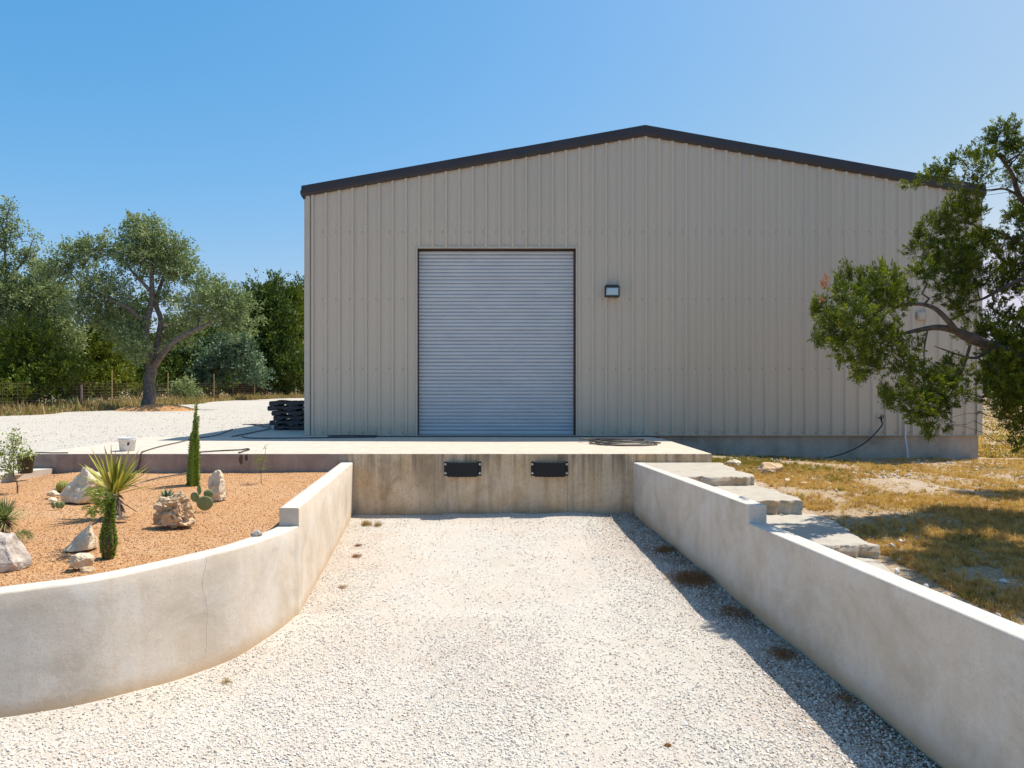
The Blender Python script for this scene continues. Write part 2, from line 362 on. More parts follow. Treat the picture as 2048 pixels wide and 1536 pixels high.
M['rag'] = simple('rust_red_cloth', (.20, .07, .05), .9, 0, .1, .3, 12)
M['post'] = simple('rusty_post_steel', (.38, .28, .15), .7, .2, .3, .3, 8)
M['wire'] = simple('fence_wire', (.28, .20, .14), .6, .3, .3, .3, 3)
m = NT('bucket_plastic', .45, 0, .4)
c = m.ramp(m.noise(7, 5, .7, m.pos(obj=True)), [(.42, (.72, .71, .70)), (.62, (.60, .57, .54))])
c = m.mix(m.ramp(m.noise(11, 5, .75, m.pos(obj=True)), [(.62, 0.), (.70, .55)]), c, (.35, .27, .22))
M['bucket'] = m.col(c).m
M['inkblot'] = simple('dark_smudge', (.04, .045, .055), .6)

# ------------------------------------------------------------------ terrain functions
def wall_r_x(Y):  return 3.675-.1294*np.asarray(Y, float)              # inner face of right wall
LW = crom([(-2.35, 7.78), (-2.395, 7.45), (-2.483, 7.105), (-2.60, 6.74), (-2.774, 6.424), (-3.0, 6.04), (-3.256, 5.695), (-3.52, 5.47), (-3.807, 5.287), (-4.2, 5.09), (-4.7, 4.92), (-5.4, 4.76), (-6.3, 4.66), (-7.4, 4.60), (-8.8, 4.58)], 6)
def wall_l_x(Y):  return -2.334-.092*(np.asarray(Y, float)-7.783)
def z_drive(x, y):
    x = np.asarray(x, float); y = np.asarray(y, float)
    z = -.064*np.clip(12.28-y, -1, 14)
    z = z+.21*np.clip((-x-2.35)/1.45, 0, 1.3)*smooth01((9-y)/2)
    z = z+.03*np.exp(-((y-12.2)/.25)**2)*(x > -1.2)
    rut = np.exp(-((x-wall_r_x(y)+.55)/.35)**2)
    return z+(vnoise(x, y, 1.1, 3)-.5)*.05+(vnoise(x, y, .35, 4)-.5)*.022-.02*rut
def z_bed(x, y):
    x = np.asarray(x, float); y = np.asarray(y, float)
    z = .665+.06*smooth01((y-9)/3.2)*smooth01((x+9)/4)+(vnoise(x, y, .9, 8)-.5)*.05+(vnoise(x, y, .3, 9)-.5)*.012
    return z+.07*np.exp(-((x+7.2)/.7)**2-((y-11.9)/.6)**2)
def z_yard(x, y):
    x = np.asarray(x, float); y = np.asarray(y, float)
    near = smooth01((y-11.0)/4.5)
    return .74+(1.03-.74)*near+(vnoise(x, y, 4, 5)-.5)*.05*smooth01((y-18)/8)
def z_right(x, y):
    x = np.asarray(x, float); y = np.asarray(y, float)
    b = np.interp(y, [-8, 4, 6, 7.2, 9, 10.4, 12.3, 14.3, 16.6, 20], [.20, .34, .44, .48, .60, .72, .80, .80, .62, .5])
    k = np.exp(-(np.clip(x-3.4, 0, 99)/3.2)**2)
    z = .5+(b-.5)*np.where(y > 7.2, k, .6+.4*k)
    return z+((vnoise(x, y, 1.3, 21)-.5)*.06+(vnoise(x, y, .4, 22)-.5)*.03)*smooth01((x-3)/1.2)

def grid_mesh(mb, xs, ys, zf, mask=None):
    X, Y = np.meshgrid(xs, ys); Z = zf(X, Y); nx = len(xs); ny = len(ys)
    i = (np.arange(ny-1)[:, None]*nx+np.arange(nx-1)[None, :]).ravel()
    Fa = np.stack([i, i+1, i+nx+1, i+nx], 1)
    V = np.stack([X, Y, Z], -1).reshape(-1, 3)
    if mask is not None:
        cm = mask(V[Fa].mean(1)); Fa = Fa[cm]
    mb.add(V, Fa); return mb

# --- one big ground sheet
def nonuni(segs):
    out = []
    for a, b, st in segs: out += list(np.arange(a, b-1e-6, st))
    return np.array(out+[segs[-1][1]])
xs = nonuni([(-1200, -200, 200), (-200, -60, 20), (-60, -9, 3), (-9, 1.8, .9), (1.8, 2.55, .25), (2.55, 2.8, .05), (2.8, 14, .14), (14, 40, 1.2), (40, 200, 16), (200, 1200, 200)])
ys = nonuni([(-60, -8, 6), (-8, 2, 1), (2, 18, .16), (18, 44, 1.2), (44, 120, 6), (120, 2000, 235)])
gx, gy = np.meshgrid(xs, ys)
fade = np.where(gx < 14, 1., np.clip((30-gx)/16, 0, 1))*np.where(gx > 0, 1., np.clip((gx+20)/20, 0, 1))
gx2 = gx + (wall_r_x(np.clip(gy, -8, 12.3))-wall_r_x(8))*fade
left = z_yard(gx2, gy)-.03
right = z_right(gx2, gy)
t = smooth01((gx2+3)/10)
gz = np.where(gy > 39.5, left*(1-t)+right*t, np.where(gx2 < -1, left, right)); gz = np.where((gy <= 16.7), right, gz)
basin = (gy < 12.29) & (gx2 < wall_r_x(gy)+.12)
under = (gy < 16.7) & (gy >= 12.25) & (gx2 < 3.30)
gz = np.where(basin & (gx2 > -8.3), -1.4, gz)
gz = np.where(under & (gx2 > -8.2), -.4, gz)
gz = np.where((gx2 <= -8.3) & (gy < 16.7), left, gz)
nx, ny = len(xs), len(ys)
i = (np.arange(ny-1)[:, None]*nx+np.arange(nx-1)[None, :]).ravel()
tag(MB().add(np.stack([gx2, gy, gz], -1).reshape(-1, 3), np.stack([i, i+1, i+nx+1, i+nx], 1)).build('ground', M['soil'], smooth=True), kind='structure')
# --- gravel driveway
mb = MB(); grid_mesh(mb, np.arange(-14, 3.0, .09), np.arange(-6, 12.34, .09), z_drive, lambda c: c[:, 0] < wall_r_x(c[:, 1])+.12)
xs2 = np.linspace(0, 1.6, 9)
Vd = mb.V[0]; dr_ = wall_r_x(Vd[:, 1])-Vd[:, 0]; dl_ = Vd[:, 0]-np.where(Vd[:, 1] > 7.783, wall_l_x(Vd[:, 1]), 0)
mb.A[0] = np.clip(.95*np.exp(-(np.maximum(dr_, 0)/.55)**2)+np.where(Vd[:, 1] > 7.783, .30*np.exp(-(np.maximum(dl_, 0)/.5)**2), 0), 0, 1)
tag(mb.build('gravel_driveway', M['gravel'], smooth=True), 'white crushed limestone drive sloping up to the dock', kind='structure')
# --- orange bed inside the curved wall
LWx = LW[:, 0]; LWy = LW[:, 1]
def bed_xr(Y):
    Y = np.asarray(Y, float)
    return np.where(Y > 7.78, wall_l_x(Y)-.10, np.interp(Y, LWy[::-1], LWx[::-1])-.10)
def bed_xl(Y): return np.interp(Y, [4.5, 9, 10.5, 11.4, 12.2, 12.4], [-9.6, -9.0, -8.6, -8.28, -8.12, -8.1])
rows = np.arange(4.68, 12.34, .07); cols = np.linspace(0, 1, 90)
XL = bed_xl(rows)[:, None]; XR = bed_xr(rows)[:, None]
X = XL+(XR-XL)*cols[None]; Y = np.repeat(rows[:, None]+0*XL, 90, 1)
i = (np.arange(len(rows)-1)[:, None]*90+np.arange(89)[None, :]).ravel()
tag(MB().add(np.stack([X, Y, z_bed(X, Y)], -1).reshape(-1, 3), np.stack([i, i+1, i+91, i+90], 1)).build('gravel_bed', M['bed'], smooth=True),
    'orange granite gravel bed behind the curved wall', kind='structure')
# --- gravel yard left of the building
EDGE = crom([(-60, 14), (-30, 20), (-19.4, 26.6), (-19.6, 31), (-18.9, 33.4), (-19.4, 42), (-20.6, 50), (-20.3, 57), (-17.6, 62), (-10, 63.5), (2, 64), (12, 62)], 6)
def poly_in(c, poly):
    x, y = c[:, 0], c[:, 1]; ins = np.zeros(len(x), bool); j = len(poly)-1
    for i in range(len(poly)):
        xi, yi = poly[i]; xj, yj = poly[j]
        cnd = ((yi > y) != (yj > y)) & (x < (xj-xi)*(y-yi)/(yj-yi+1e-12)+xi); ins ^= cnd; j = i
    return ins
YP = np.vstack([EDGE, [(12, 12.4), (-8.12, 12.4), (-8.2, 11.6), (-8.6, 10.4), (-9.3, 8), (-9.8, 4), (-60, 4)]])
mb = MB(); 
grid_mesh(mb, np.arange(-60, 12, .3), np.arange(4, 66, .3), lambda a, b: z_yard(a, b)+.004,
          lambda c: poly_in(c+np.stack([(vnoise(c[:, 0], c[:, 1], 1.1, 31)-.5)*.9, (vnoise(c[:, 0], c[:, 1], 1.3, 32)-.5)*.9, c[:, 2]*0], 1), YP)
          & ~((c[:, 0] > -8.0) & (c[:, 1] < 16.0)) & ~((c[:, 0] > -4.6) & (c[:, 1] > 16) & (c[:, 1] < 38)))
tag(mb.build('gravel_yard', M['yard'], smooth=True), 'pale gravel yard left of the warehouse', kind='structure')

# ------------------------------------------------------------------ warehouse
YF = 16.6
XW0, XW1, XPK = -4.81, 10.93, 3.10
ZE, ZP = 6.66, 8.065
def ztop(x): return ZP-(ZP-ZE)*abs(x-XPK)/(XPK-XW0)
DX0, DX1, DZ = -2.206, 1.490, 5.418
ware = thing('warehouse', 'large tan ribbed metal warehouse with low gable and dark bronze trim', 'warehouse', (XPK, YF, 1.05))
SP = .3111; x_first = P(652.6, 700, YF)[0]
prof = [(XW0, 0)]
k0 = -1
for k in range(k0, 54):
    xc = x_first+SP*k
    for dx, d in ((-.060, 0), (-.022, -.052), (.018, -.052), (.036, 0), (.118, 0), (.126, -.004), (.138, -.004), (.146, 0), (.176, 0), (.184, -.004), (.196, -.004), (.204, 0)):
        x = xc+dx
        if XW0+.06 < x < XW1-.06: prof.append((x, d))
prof.append((XW1, 0))
def ins(prof, x):
    for i in range(len(prof)-1):
        if prof[i][0] < x < prof[i+1][0]:
            t = (x-prof[i][0])/(prof[i+1][0]-prof[i][0]); return prof[:i+1]+[(x, prof[i][1]*(1-t)+prof[i+1][1]*t)]+prof[i+1:]
    return prof
for x in (DX0-.03, DX1+.03, XPK): prof = ins(prof, x)
mb = MB()
for (xa, da), (xb, db) in zip(prof[:-1], prof[1:]):
    mid = (xa+xb)/2; zb = DZ+.03 if DX0-.03 < mid < DX1+.03 else 1.058
    mb.poly([(xa, YF+da, zb), (xb, YF+db, zb), (xb, YF+db, ztop(xb)), (xa, YF+da, ztop(xa))])
mb.build('front_siding', M['siding'], ware)
# other walls and roof
YB = 40.0
mb = MB()
for X_, sgn in ((XW0, -1), (XW1, 1)):
    for k in range(int((YB-YF)/SP)):
        y0 = YF+k*SP; a = [(0, 0), (.10, 0), (.13, .03), (.175, .03), (.205, 0), (SP, 0)]
        for (ya, ea), (yb, eb) in zip(a[:-1], a[1:]):
            mb.poly([(X_+sgn*ea, y0+ya, 1.05), (X_+sgn*eb, y0+yb, 1.05), (X_+sgn*eb, y0+yb, ZE), (X_+sgn*ea, y0+ya, ZE)])
mb.poly([(XW0, YB, 1.05), (XPK, YB, 1.05), (XPK, YB, ZP), (XW0, YB, ZE)]); mb.poly([(XPK, YB, 1.05), (XW1, YB, 1.05), (XW1, YB, ZE), (XPK, YB, ZP)])
mb.build('side_siding', M['siding'], ware)
mb = MB()
for s_, xe in ((-1, XW0-.10), (1, XW1+.10)):
    a = np.array([XPK, YF-.02, ZP+.11]); b = np.array([xe, YF-.02, ztop(XW0)+.11-.018]); L = np.array([0, YB-YF+.1, 0])
    mb.poly([a, b, b+L, a+L]); mb.poly([a-[0, 0, .05], b-[0, 0, .05], b+L-[0, 0, .05], a+L-[0, 0, .05]])
mb.build('roof', M['bronze'], ware)
mb = MB(); mb.box(XW0+.01, XW1-.01, YF+.05, YB, -.3, 1.047)
mb.build('foundation', M['foundation'], ware)
mb = MB()     # horizontal board marks cast into the footing (proud fins)
# rake trim: two-facet profile swept along each slope
sec = [(-.060, -.035), (-.085, .02), (-.085, .09), (-.062, .218), (.06, .221), (.06, .18), (-.0, .0), (-.02, -.035)]   # (dy, dz) from wall top
for s_, xe in ((-1, XW0-.09), (1, XW1+.09)):
    rk = MB(); slope = (ZP-ZE)/(XPK-XW0)
    xsn = [XPK, (XPK*2+xe)/3+.3*s_, xe] 
    for q in range(2):
        xa, xb = xsn[q], xsn[q+1]; e = .003*q
        A = [(xa, YF+dy-e, ZP-abs(xa-XPK)*slope+dz+e) for dy, dz in sec]; B = [(xb, YF+dy-e, ZP-abs(xb-XPK)*slope+dz+e) for dy, dz in sec]
        n_ = len(sec)
        rk.add(A+B, [(j, (j+1) % n_, n_+(j+1) % n_, n_+j) for j in range(n_)])
        rk.poly(A); rk.poly(B[::-1])
    rk.build('rake_trim', M['bronze'], ware)
# eave gutters
for s_, xe in ((-1, XW0), (1, XW1)):
    g = MB(); z = ZE
    sc_ = [(0, -.10), (.05, -.10), (.12, .02), (.12, .10), (.0, .11)]
    A = [(xe+s_*a, YF-.05, z+b) for a, b in sc_]; B = [(xe+s_*a, YB, z+b) for a, b in sc_]
    g.add(A+B, [(j, (j+1) % 5, 5+(j+1) % 5, 5+j) for j in range(5)]); g.poly(A); g.poly(B)
    g.build('gutter', M['bronze'], ware)
    c_ = MB(); c_.box(xe-.006 if s_ > 0 else xe-.03, xe+.03 if s_ > 0 else xe+.006, YF-.036, YF+.08, 1.056, ZE-.05)
    c_.box(xe-.10 if s_ > 0 else xe, xe if s_ > 0 else xe+.10, YF-.040, YF-.0345, 1.056, ZE-.02); c_.build('corner_trim', M['tan_trim'], ware)
mb = MB(); mb.box(XW0+.1, XW1-.1, YF-.0385, YF+.02, 1.048, 1.0575); mb.build('base_trim', M['tan_trim'], ware)
# screws
sc_ = MB(); a = np.arange(6)/6*2*np.pi
for zrow in [P(0, y, YF)[2] for y in (464, 598, 737)]+[1.13]:
    for k in range(0, 54):
        x = x_first+SP*k-.085
        if x > XW1-.1 or x < XW0+.1 or (DX0-.1 < x < DX1+.1 and zrow < DZ+.05): continue
        V = [(x+.014*math.cos(q), YF-.009, zrow+.014*math.sin(q)) for q in a]; W = [(x+.014*math.cos(q), YF+.001, zrow+.014*math.sin(q)) for q in a]
        sc_.add(V+W, [(j, (j+1) % 6, 6+(j+1) % 6, 6+j) for j in range(6)]); sc_.poly(V)
tag(sc_.build('screw', M['screw'], ware), kind='stuff')
# roller door
door = MB(); ns = 50; z0 = 1.16; z1 = DZ-.03; hgt = (z1-z0)/ns; yc = YF+.15
cs = [(0, .024), (.08, .000), (.30, -.012), (.58, -.016), (.82, -.010), (.87, .020), (1.0, .024)]
pr = [(z0+hgt*(k+t), yc+d) for k in range(ns) for t, d in cs[:-1]]+[(z1, yc)]
V = []; 
for z, y in pr: V += [(DX0+.012, y, z), (DX1-.045, y, z)]
door.add(V, [(2*j, 2*j+1, 2*j+3, 2*j+2) for j in range(len(pr)-1)])
dobj = door.build('roller_door', M['curtain'], ware)
b = MB(); b.box(DX0+.012, DX1-.045, yc-.035, yc+.02, 1.085, 1.158); b.box(DX0+.012, DX1-.045, yc-.020, yc+.02, 1.058, 1.083)
b.build('bottom_bar', M['curtain'], dobj)
fr = MB(); w = .045
fr.box(DX0-w, DX0, YF-.042, YF+.03, 1.056, DZ+w); fr.box(DX1, DX1+w, YF-.042, YF+.03, 1.056, DZ+w); fr.box(DX0+.0005, DX1-.0005, YF-.042, YF+.03, DZ, DZ+w)
bevel(fr.build('door_trim', M['tan_trim'], ware), .004, 1)
jb = MB(); jb.box(DX0-.02, DX0+.006, YF+.031, YF+.26, 1.056, DZ+.02); jb.box(DX1-.006, DX1+.02, YF+.031, YF+.26, 1.056, DZ+.02); jb.box(DX0+.0065, DX1-.0065, YF+.031, YF+.26, DZ-.012, DZ+.02)
jb.box(DX0-.02, DX1+.02, YF+.262, YF+.30, 1.05, DZ+.04)
jb.build('door_jamb', M['jamb'], ware)
gd = MB(); gd.box(DX1-.046, DX1-.0065, YF+.10, YF+.20, 1.056, DZ-.013); gd.build('door_guide', M['jamb'], ware)
gd = MB(); gd.box(DX0+.0065, DX0+.018, YF+.10, YF+.20, 1.056, DZ-.013); gd.build('door_guide', M['jamb'], ware)

# wall lamp
lx, lz = P(1223, 584, YF-.05)[[0, 2]]
lamp = thing('wall_lamp', 'small dark boxy floodlight fixed high right of the roller door', 'wall lamp', (lx, YF-.035, lz-.13))
h = MB(); w, t_ = .165, .13
A = [(-w, 0, -t_), (w, 0, -t_), (w, 0, t_), (-w, 0, t_)]; B = [(-w*1.04, -.14, -t_*.92), (w*1.04, -.14, -t_*.92), (w*1.0, -.19, t_*.92), (-w*1.0, -.19, t_*.92)]
B2 = [(-w*.86, -.143, -t_*.70), (w*.86, -.143, -t_*.70), (w*.84, -.186, t_*.62), (-w*.84, -.186, t_*.62)]
off = np.array([lx, YF-.035, lz]); V = np.array(A+B+B2)+off
h.add(V, [(3, 2, 1, 0), (0, 1, 5, 4), (1, 2, 6, 5), (2, 3, 7, 6), (3, 0, 4, 7), (4, 5, 9, 8), (5, 6, 10, 9), (6, 7, 11, 10), (7, 4, 8, 11)])
h.box(lx-w*.9, lx+w*.9, YF-.16, YF-.05, lz+t_-.004, lz+t_+.022)
h.build('housing', M['bronze'], lamp)
g = MB(); V = np.array(B2)+off+[0, .004, 0]; g.add(V, [(0, 1, 2, 3)]); V2 = V.copy(); V2[:, 0] = lx+(V[:, 0]-lx)*.85; V2[:, 1] -= .022; V2[:, 2] = lz+(V[:, 2]-lz)*.8
g.add(np.vstack([V, V2]), [(4, 5, 6, 7), (0, 1, 5, 4), (1, 2, 6, 5), (2, 3, 7, 6), (3, 0, 4, 7)]); g.build('lens', M['lens'], lamp)

# hose bib with black hose, conduit pipe, small junction box
bx, bz = P(1758, 836, YF)[[0, 2]]
tap = thing('wall_tap', 'dark brass tap on the siding with a black hose screwed to it', 'tap', (bx, YF, bz))
t_ = MB(); t_.tube([(bx, YF, bz), (bx, YF-.10, bz)], .016, 8); t_.tube([(bx, YF-.10, bz+.03), (bx, YF-.11, bz-.07)], .02, 8); t_.build('spout', M['darksteel'], tap)
t_ = MB(); a = np.arange(13)/12*2*np.pi; t_.tube([(bx+.04*math.cos(q), YF-.14, bz+.04+.04*math.sin(q)) for q in a], .009, 5, cap=False); t_.tube([(bx-.04, YF-.14, bz+.04), (bx+.04, YF-.14, bz+.04)], .008, 5)
t_.tube([(bx, YF-.1, bz), (bx, YF-.14, bz+.04)], .008, 5); t_.build('handle', M['darksteel'], tap)
hp = crom([(bx, YF-.11, bz-.06), (bx+.0, YF-.13, bz-.16), (bx-.18, YF-.16, bz-.36), (bx-.45, YF-.2, bz-.58), (bx-.8, YF-.28, bz-.74), (bx-1.15, YF-.36, bz-.84), (bx-1.5, YF-.45, bz-.90)], 6)
MB().tube(hp, .016, 7).build('hose', M['hose'], tap, smooth=True)
px_, pz = P(1808, 845, YF)[[0, 2]]
cd = MB(); cd.tube([(px_, YF-.055, pz+.5), (px_, YF-.055, 1.0), (px_+.04, YF-.06, .75), (px_+.06, YF-.07, .45)], .02, 8); 
tag(cd.build('conduit_pipe', M['pvc'], loc=(px_, YF-.05, .5), smooth=True), 'thin pale vertical pipe down the wall below the juniper branches', 'pipe')
jx, jz = P(1840, 632, YF)[[0, 2]]
j = MB(); j.box(jx-.09, jx+.09, YF-.09, YF-.035, jz-.09, jz+.09); j.box(jx-.07, jx+.07, YF-.10, YF-.0905, jz-.07, jz+.07)
tag(bevel(j.build('junction_box', M['tan_trim'], loc=(jx, YF-.05, jz)), .006, 1), 'small tan square box on the siding behind the arching juniper limb', 'junction box')

# ------------------------------------------------------------------ concrete dock
YD = 12.28; XR0, XR1 = 3.454, 3.29
dock = thing('concrete_dock', 'concrete loading dock with stained front face below the roller door', 'loading dock', (0, YD, 0))
def prism(mb, poly, z0, z1, mi=0):
    n_ = len(poly); V = [(x, y, z0) for x, y in poly]+[(x, y, z1) for x, y in poly]
    mb.add(V, [(i, (i+1) % n_, n_+(i+1) % n_, n_+i) for i in range(n_)]); mb.poly(V[:n_][::-1]); mb.poly(V[n_:])
    return mb
mb = MB(); prism(mb, [(-2.84, YD), (XR0, YD), (XR1, YF+.048), (-2.84, YF+.048)], -.6, 1.05)
o = bevel(mb.build('dock_slab', M['dock'], dock), .012, 2)
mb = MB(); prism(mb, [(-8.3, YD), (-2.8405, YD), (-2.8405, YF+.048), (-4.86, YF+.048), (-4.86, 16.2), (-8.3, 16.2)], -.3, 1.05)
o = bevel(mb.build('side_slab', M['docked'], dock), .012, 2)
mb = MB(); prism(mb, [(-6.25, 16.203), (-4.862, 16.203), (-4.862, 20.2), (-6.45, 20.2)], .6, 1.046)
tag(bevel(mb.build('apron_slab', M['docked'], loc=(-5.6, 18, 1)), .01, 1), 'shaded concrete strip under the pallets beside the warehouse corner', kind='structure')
# form joints
for px in (868, 1135):
    x = P(px, 1000, YD)[0]; mb = MB(); mb.box(x-.003, x+.003, YD-.003, YD+.01, .05, 1.02); mb.build('form_joint', M['crack'], dock)
for px_d, h_d, w_d in ((482, .175, .035), (493, .115, .03)):
    x = P(px_d, 907, YD)[0]; V = [(x+w_d*math.sin(q)*(1+.15*math.sin(3*q)), YD-.0025, 1.036-h_d*.5+h_d*.5*math.cos(q)) for q in np.arange(20)/20*2*np.pi]
    mb = MB(); mb.poly(V); mb.build('drip_stain', M['wet'], dock)

# dock bumpers
def make_bumper(x0, label):
    cx = P(x0, 937, YD)[0]; cz = P(0, 937.5, YD)[2]
    b = thing('dock_bumper', label, 'dock bumper', (cx, YD, cz), 'dock bumpers')
    r = MB(); n_ = 34; w = .255
    for k in range(n_):
        xa = cx-w+2*w*k/n_; d = .100+.006*math.sin(k*2.1)+.004*((k*7) % 3); hz = .128+.003*math.sin(k*1.3); sag = -.004*math.sin(math.pi*k/n_)
        r.box(xa+.001, xa+2*w/n_-.002, YD-d, YD-.012, cz-hz+sag, cz+hz-.01+sag)
    r.box(cx-w, cx+w, YD-.085, YD-.013, cz-.118, cz+.108)
    r.build('rubber_pad', M['rubber'], b)
    for s_ in (-1, 1):
        a = MB(); xa, xb = sorted((cx+s_*.262, cx+s_*.322)); a.box(xa, xb, YD-.011, YD-.0005, cz-.122, cz+.122)
        xa, xb = sorted((cx+s_*.2565, cx+s_*.2615)); a.box(xa, xb, YD-.085, YD-.0005, cz-.122, cz+.122)
        a.build('angle_plate', M['rubber'], b)
        for dz in (-.075, .08):
            q = MB(); xc = cx+s_*.297
            q.tube([(xc, YD-.0112, cz+dz), (xc, YD-.017, cz+dz)], .020, 14); q.tube([(xc, YD-.0172, cz+dz), (xc, YD-.032, cz+dz)], .012, 6); q.build('bolt', M['steel'], b)
    return b
b1 = make_bumper(925.3, 'left black laminated rubber bumper with four bolts, nearer the dock middle')
b2 = make_bumper(1099, 'right black laminated rubber bumper with four bolts, above rust streaks')
b1['label'] = 'left of the two black ribbed rubber bumpers on the dock face'
b2['label'] = 'right of the two black ribbed rubber bumpers on the dock face'

# ------------------------------------------------------------------ retaining walls
def wall_prism(mb, inner, outer, top, bot=-1.0, start=True, end=True, wob=0.0):
    """inner / outer: matching xy polylines"""
    n_ = len(inner); V = []
    for (a, b) in zip(inner, outer): V += [(a[0], a[1], bot), (a[0], a[1], top), (b[0], b[1], top), (b[0], b[1], bot)]
    Fa = []
    for i in range(n_-1):
        for j_ in range(3): Fa.append((4*i+j_, 4*i+j_+1, 4*i+4+j_+1, 4*i+4+j_))
        Fa.append((4*i+3, 4*i, 4*i+4, 4*i+7))
    if start: Fa.append((0, 3, 2, 1))
    if end: k = 4*(n_-1); Fa.append((k, k+1, k+2, k+3))
    mb.add(V, Fa)
# right wall: side profile swept across its thickness
T = .215
def rx(y): return float(wall_r_x(y))
mb = MB(); pf = [(YD-.002, -1.2), (YD-.002, .902), (7.967, .902), (7.967, .70), (2.5, .70), (-3, .70), (-3, -1.2)]
V = [(rx(y), y, z) for y, z in pf]+[(rx(y)+T, y+.02*0, z) for y, z in pf]; n_ = len(pf)
mb.add(V, [(i, (i+1) % n_, n_+(i+1) % n_, n_+i) for i in range(n_)]); mb.poly(V[:n_]); mb.poly(V[n_:][::-1])
for q_ in range(len(mb.V)): mb.A[q_] = mb.V[q_][:, 2]-z_drive(mb.V[q_][:, 0], mb.V[q_][:, 1])
o = mb.build('retaining_wall', M['wall'], loc=(rx(8), 8, 0)); bevel(o, .018, 3, 30)
tag(o, 'straight pale concrete retaining wall on the right, stepping down beside stone steps', 'retaining wall', 'retaining walls')
# left wall: straight high piece running into the curved low piece, swept as one body
path = LW.copy(); path[0] = (float(wall_l_x(7.783)), 7.783)
Tn = np.gradient(path, axis=0); Tn /= np.linalg.norm(Tn, axis=1)[:, None]
nrm = np.stack([Tn[:, 1], -Tn[:, 0]], 1)
if nrm[30][1] < 0: nrm = -nrm
nrm[0] = (-1, 0)
rings_ = [((float(wall_l_x(y)), y), (-1, 0), .902) for y in np.linspace(YD-.002, 7.80, 14)]+[((float(wall_l_x(7.783)), 7.783), (-1, 0), .897), ((float(wall_l_x(7.783)), 7.783), (-1, 0), .70)]+[(tuple(p_), tuple(q), .70) for p_, q in zip(path[1:], nrm[1:])]
V = []
for k, (p_, q, tp_) in enumerate(rings_):
    pc = [(0, -1.0), (0, -.55), (0, -.15), (0, .20), (0, .55), (0, tp_-.018), (.005, tp_-.005), (.018, tp_), (.195, tp_), (.208, tp_-.005), (.213, tp_-.018), (.213, .55), (.213, -1.0)]
    for d, z in pc:
        x, y = p_[0]+q[0]*d, p_[1]+q[1]*d
        wv = mnoise.noise(Vector((x*1.4, y*1.4, z*1.4)))*.007*min(1, max(0, (7.7-y)*2)); V.append((x+q[0]*wv, y+q[1]*wv, z+(wv*.6 if z > .6 else 0)))
K = 13; n_ = len(rings_); cv = MB()
cv.add(V, [(i*K+j_, i*K+j_+1, (i+1)*K+j_+1, (i+1)*K+j_) for i in range(n_-1) for j_ in range(K-1)]); cv.poly(V[:K])
Vd = cv.V[0]; cv.A[0] = Vd[:, 2]-z_drive(Vd[:, 0]+.05, Vd[:, 1]); cv.A[1] = cv.V[1][:, 2]+.3
o = cv.build('retaining_wall', M['wall'], loc=(-2.5, 9, 0))
bm = bmesh.new(); bm.from_mesh(o.data); bmesh.ops.remove_doubles(bm, verts=bm.verts, dist=1e-4); bmesh.ops.dissolve_degenerate(bm, edges=bm.edges, dist=1e-4); bmesh.ops.recalc_face_normals(bm, faces=bm.faces)
for f in bm.faces: f.smooth = True
bm.to_mesh(o.data); bm.free(); o.data.set_sharp_from_angle(angle=rad(50))
# crack and scuffs on the curved face
cr = MB(); ck = [(411, 1112), (412, 1123), (410, 1134), (406, 1150), (404, 1166), (404, 1178), (409, 1192), (411, 1205), (414, 1222), (413, 1240), (412, 1262), (412, 1285), (411, 1305)]
pts = []
for px, py in ck:
    d = (px-1024)/F_PX                           # meet the wall face at X = d*Y
    for i in range(len(path)-1):
        f0 = path[i][0]-d*path[i][1]; f1 = path[i+1][0]-d*path[i+1][1]
        if f0*f1 <= 0:
            t = f0/(f0-f1); q = path[i]*(1-t)+path[i+1]*t; nn = nrm[i]; pts.append(np.array([q[0]-nn[0]*.006, q[1]-nn[1]*.006, CAMZ-(py-768)/F_PX*q[1]])); break
for i in range(len(pts)-1):
    w = .0011 if i < 8 else .0006
    cr.poly([pts[i]+[-w, 0, 0], pts[i+1]+[-w, 0, 0], pts[i+1]+[w, 0, 0], pts[i]+[w, 0, 0]])
cr.build('crack', M['crack'], o)
tag(o, 'pale concrete retaining wall on the left, curving round the planting bed', 'retaining wall', 'retaining walls')
# kerb at the far left corner of the bed
kp = crom([(-7.9, 12.22), (-8.12, 11.75), (-8.2, 11.3), (-8.4, 10.6), (-8.8, 9.6), (-9.2, 8.4), (-9.5, 7), (-9.7, 5)], 6)
Tn = np.gradient(kp, axis=0); Tn /= np.linalg.norm(Tn, axis=1)[:, None]; nn = np.stack([Tn[:, 1], -Tn[:, 0]], 1)
mb = MB(); wall_prism(mb, kp+nn*0, kp+nn*.26, .80, .2)
o = mb.build('kerb_strip', M['wall'], loc=(-8.3, 11, .5)); tag(o, 'low concrete kerb at the back corner of the planting bed', kind='structure')

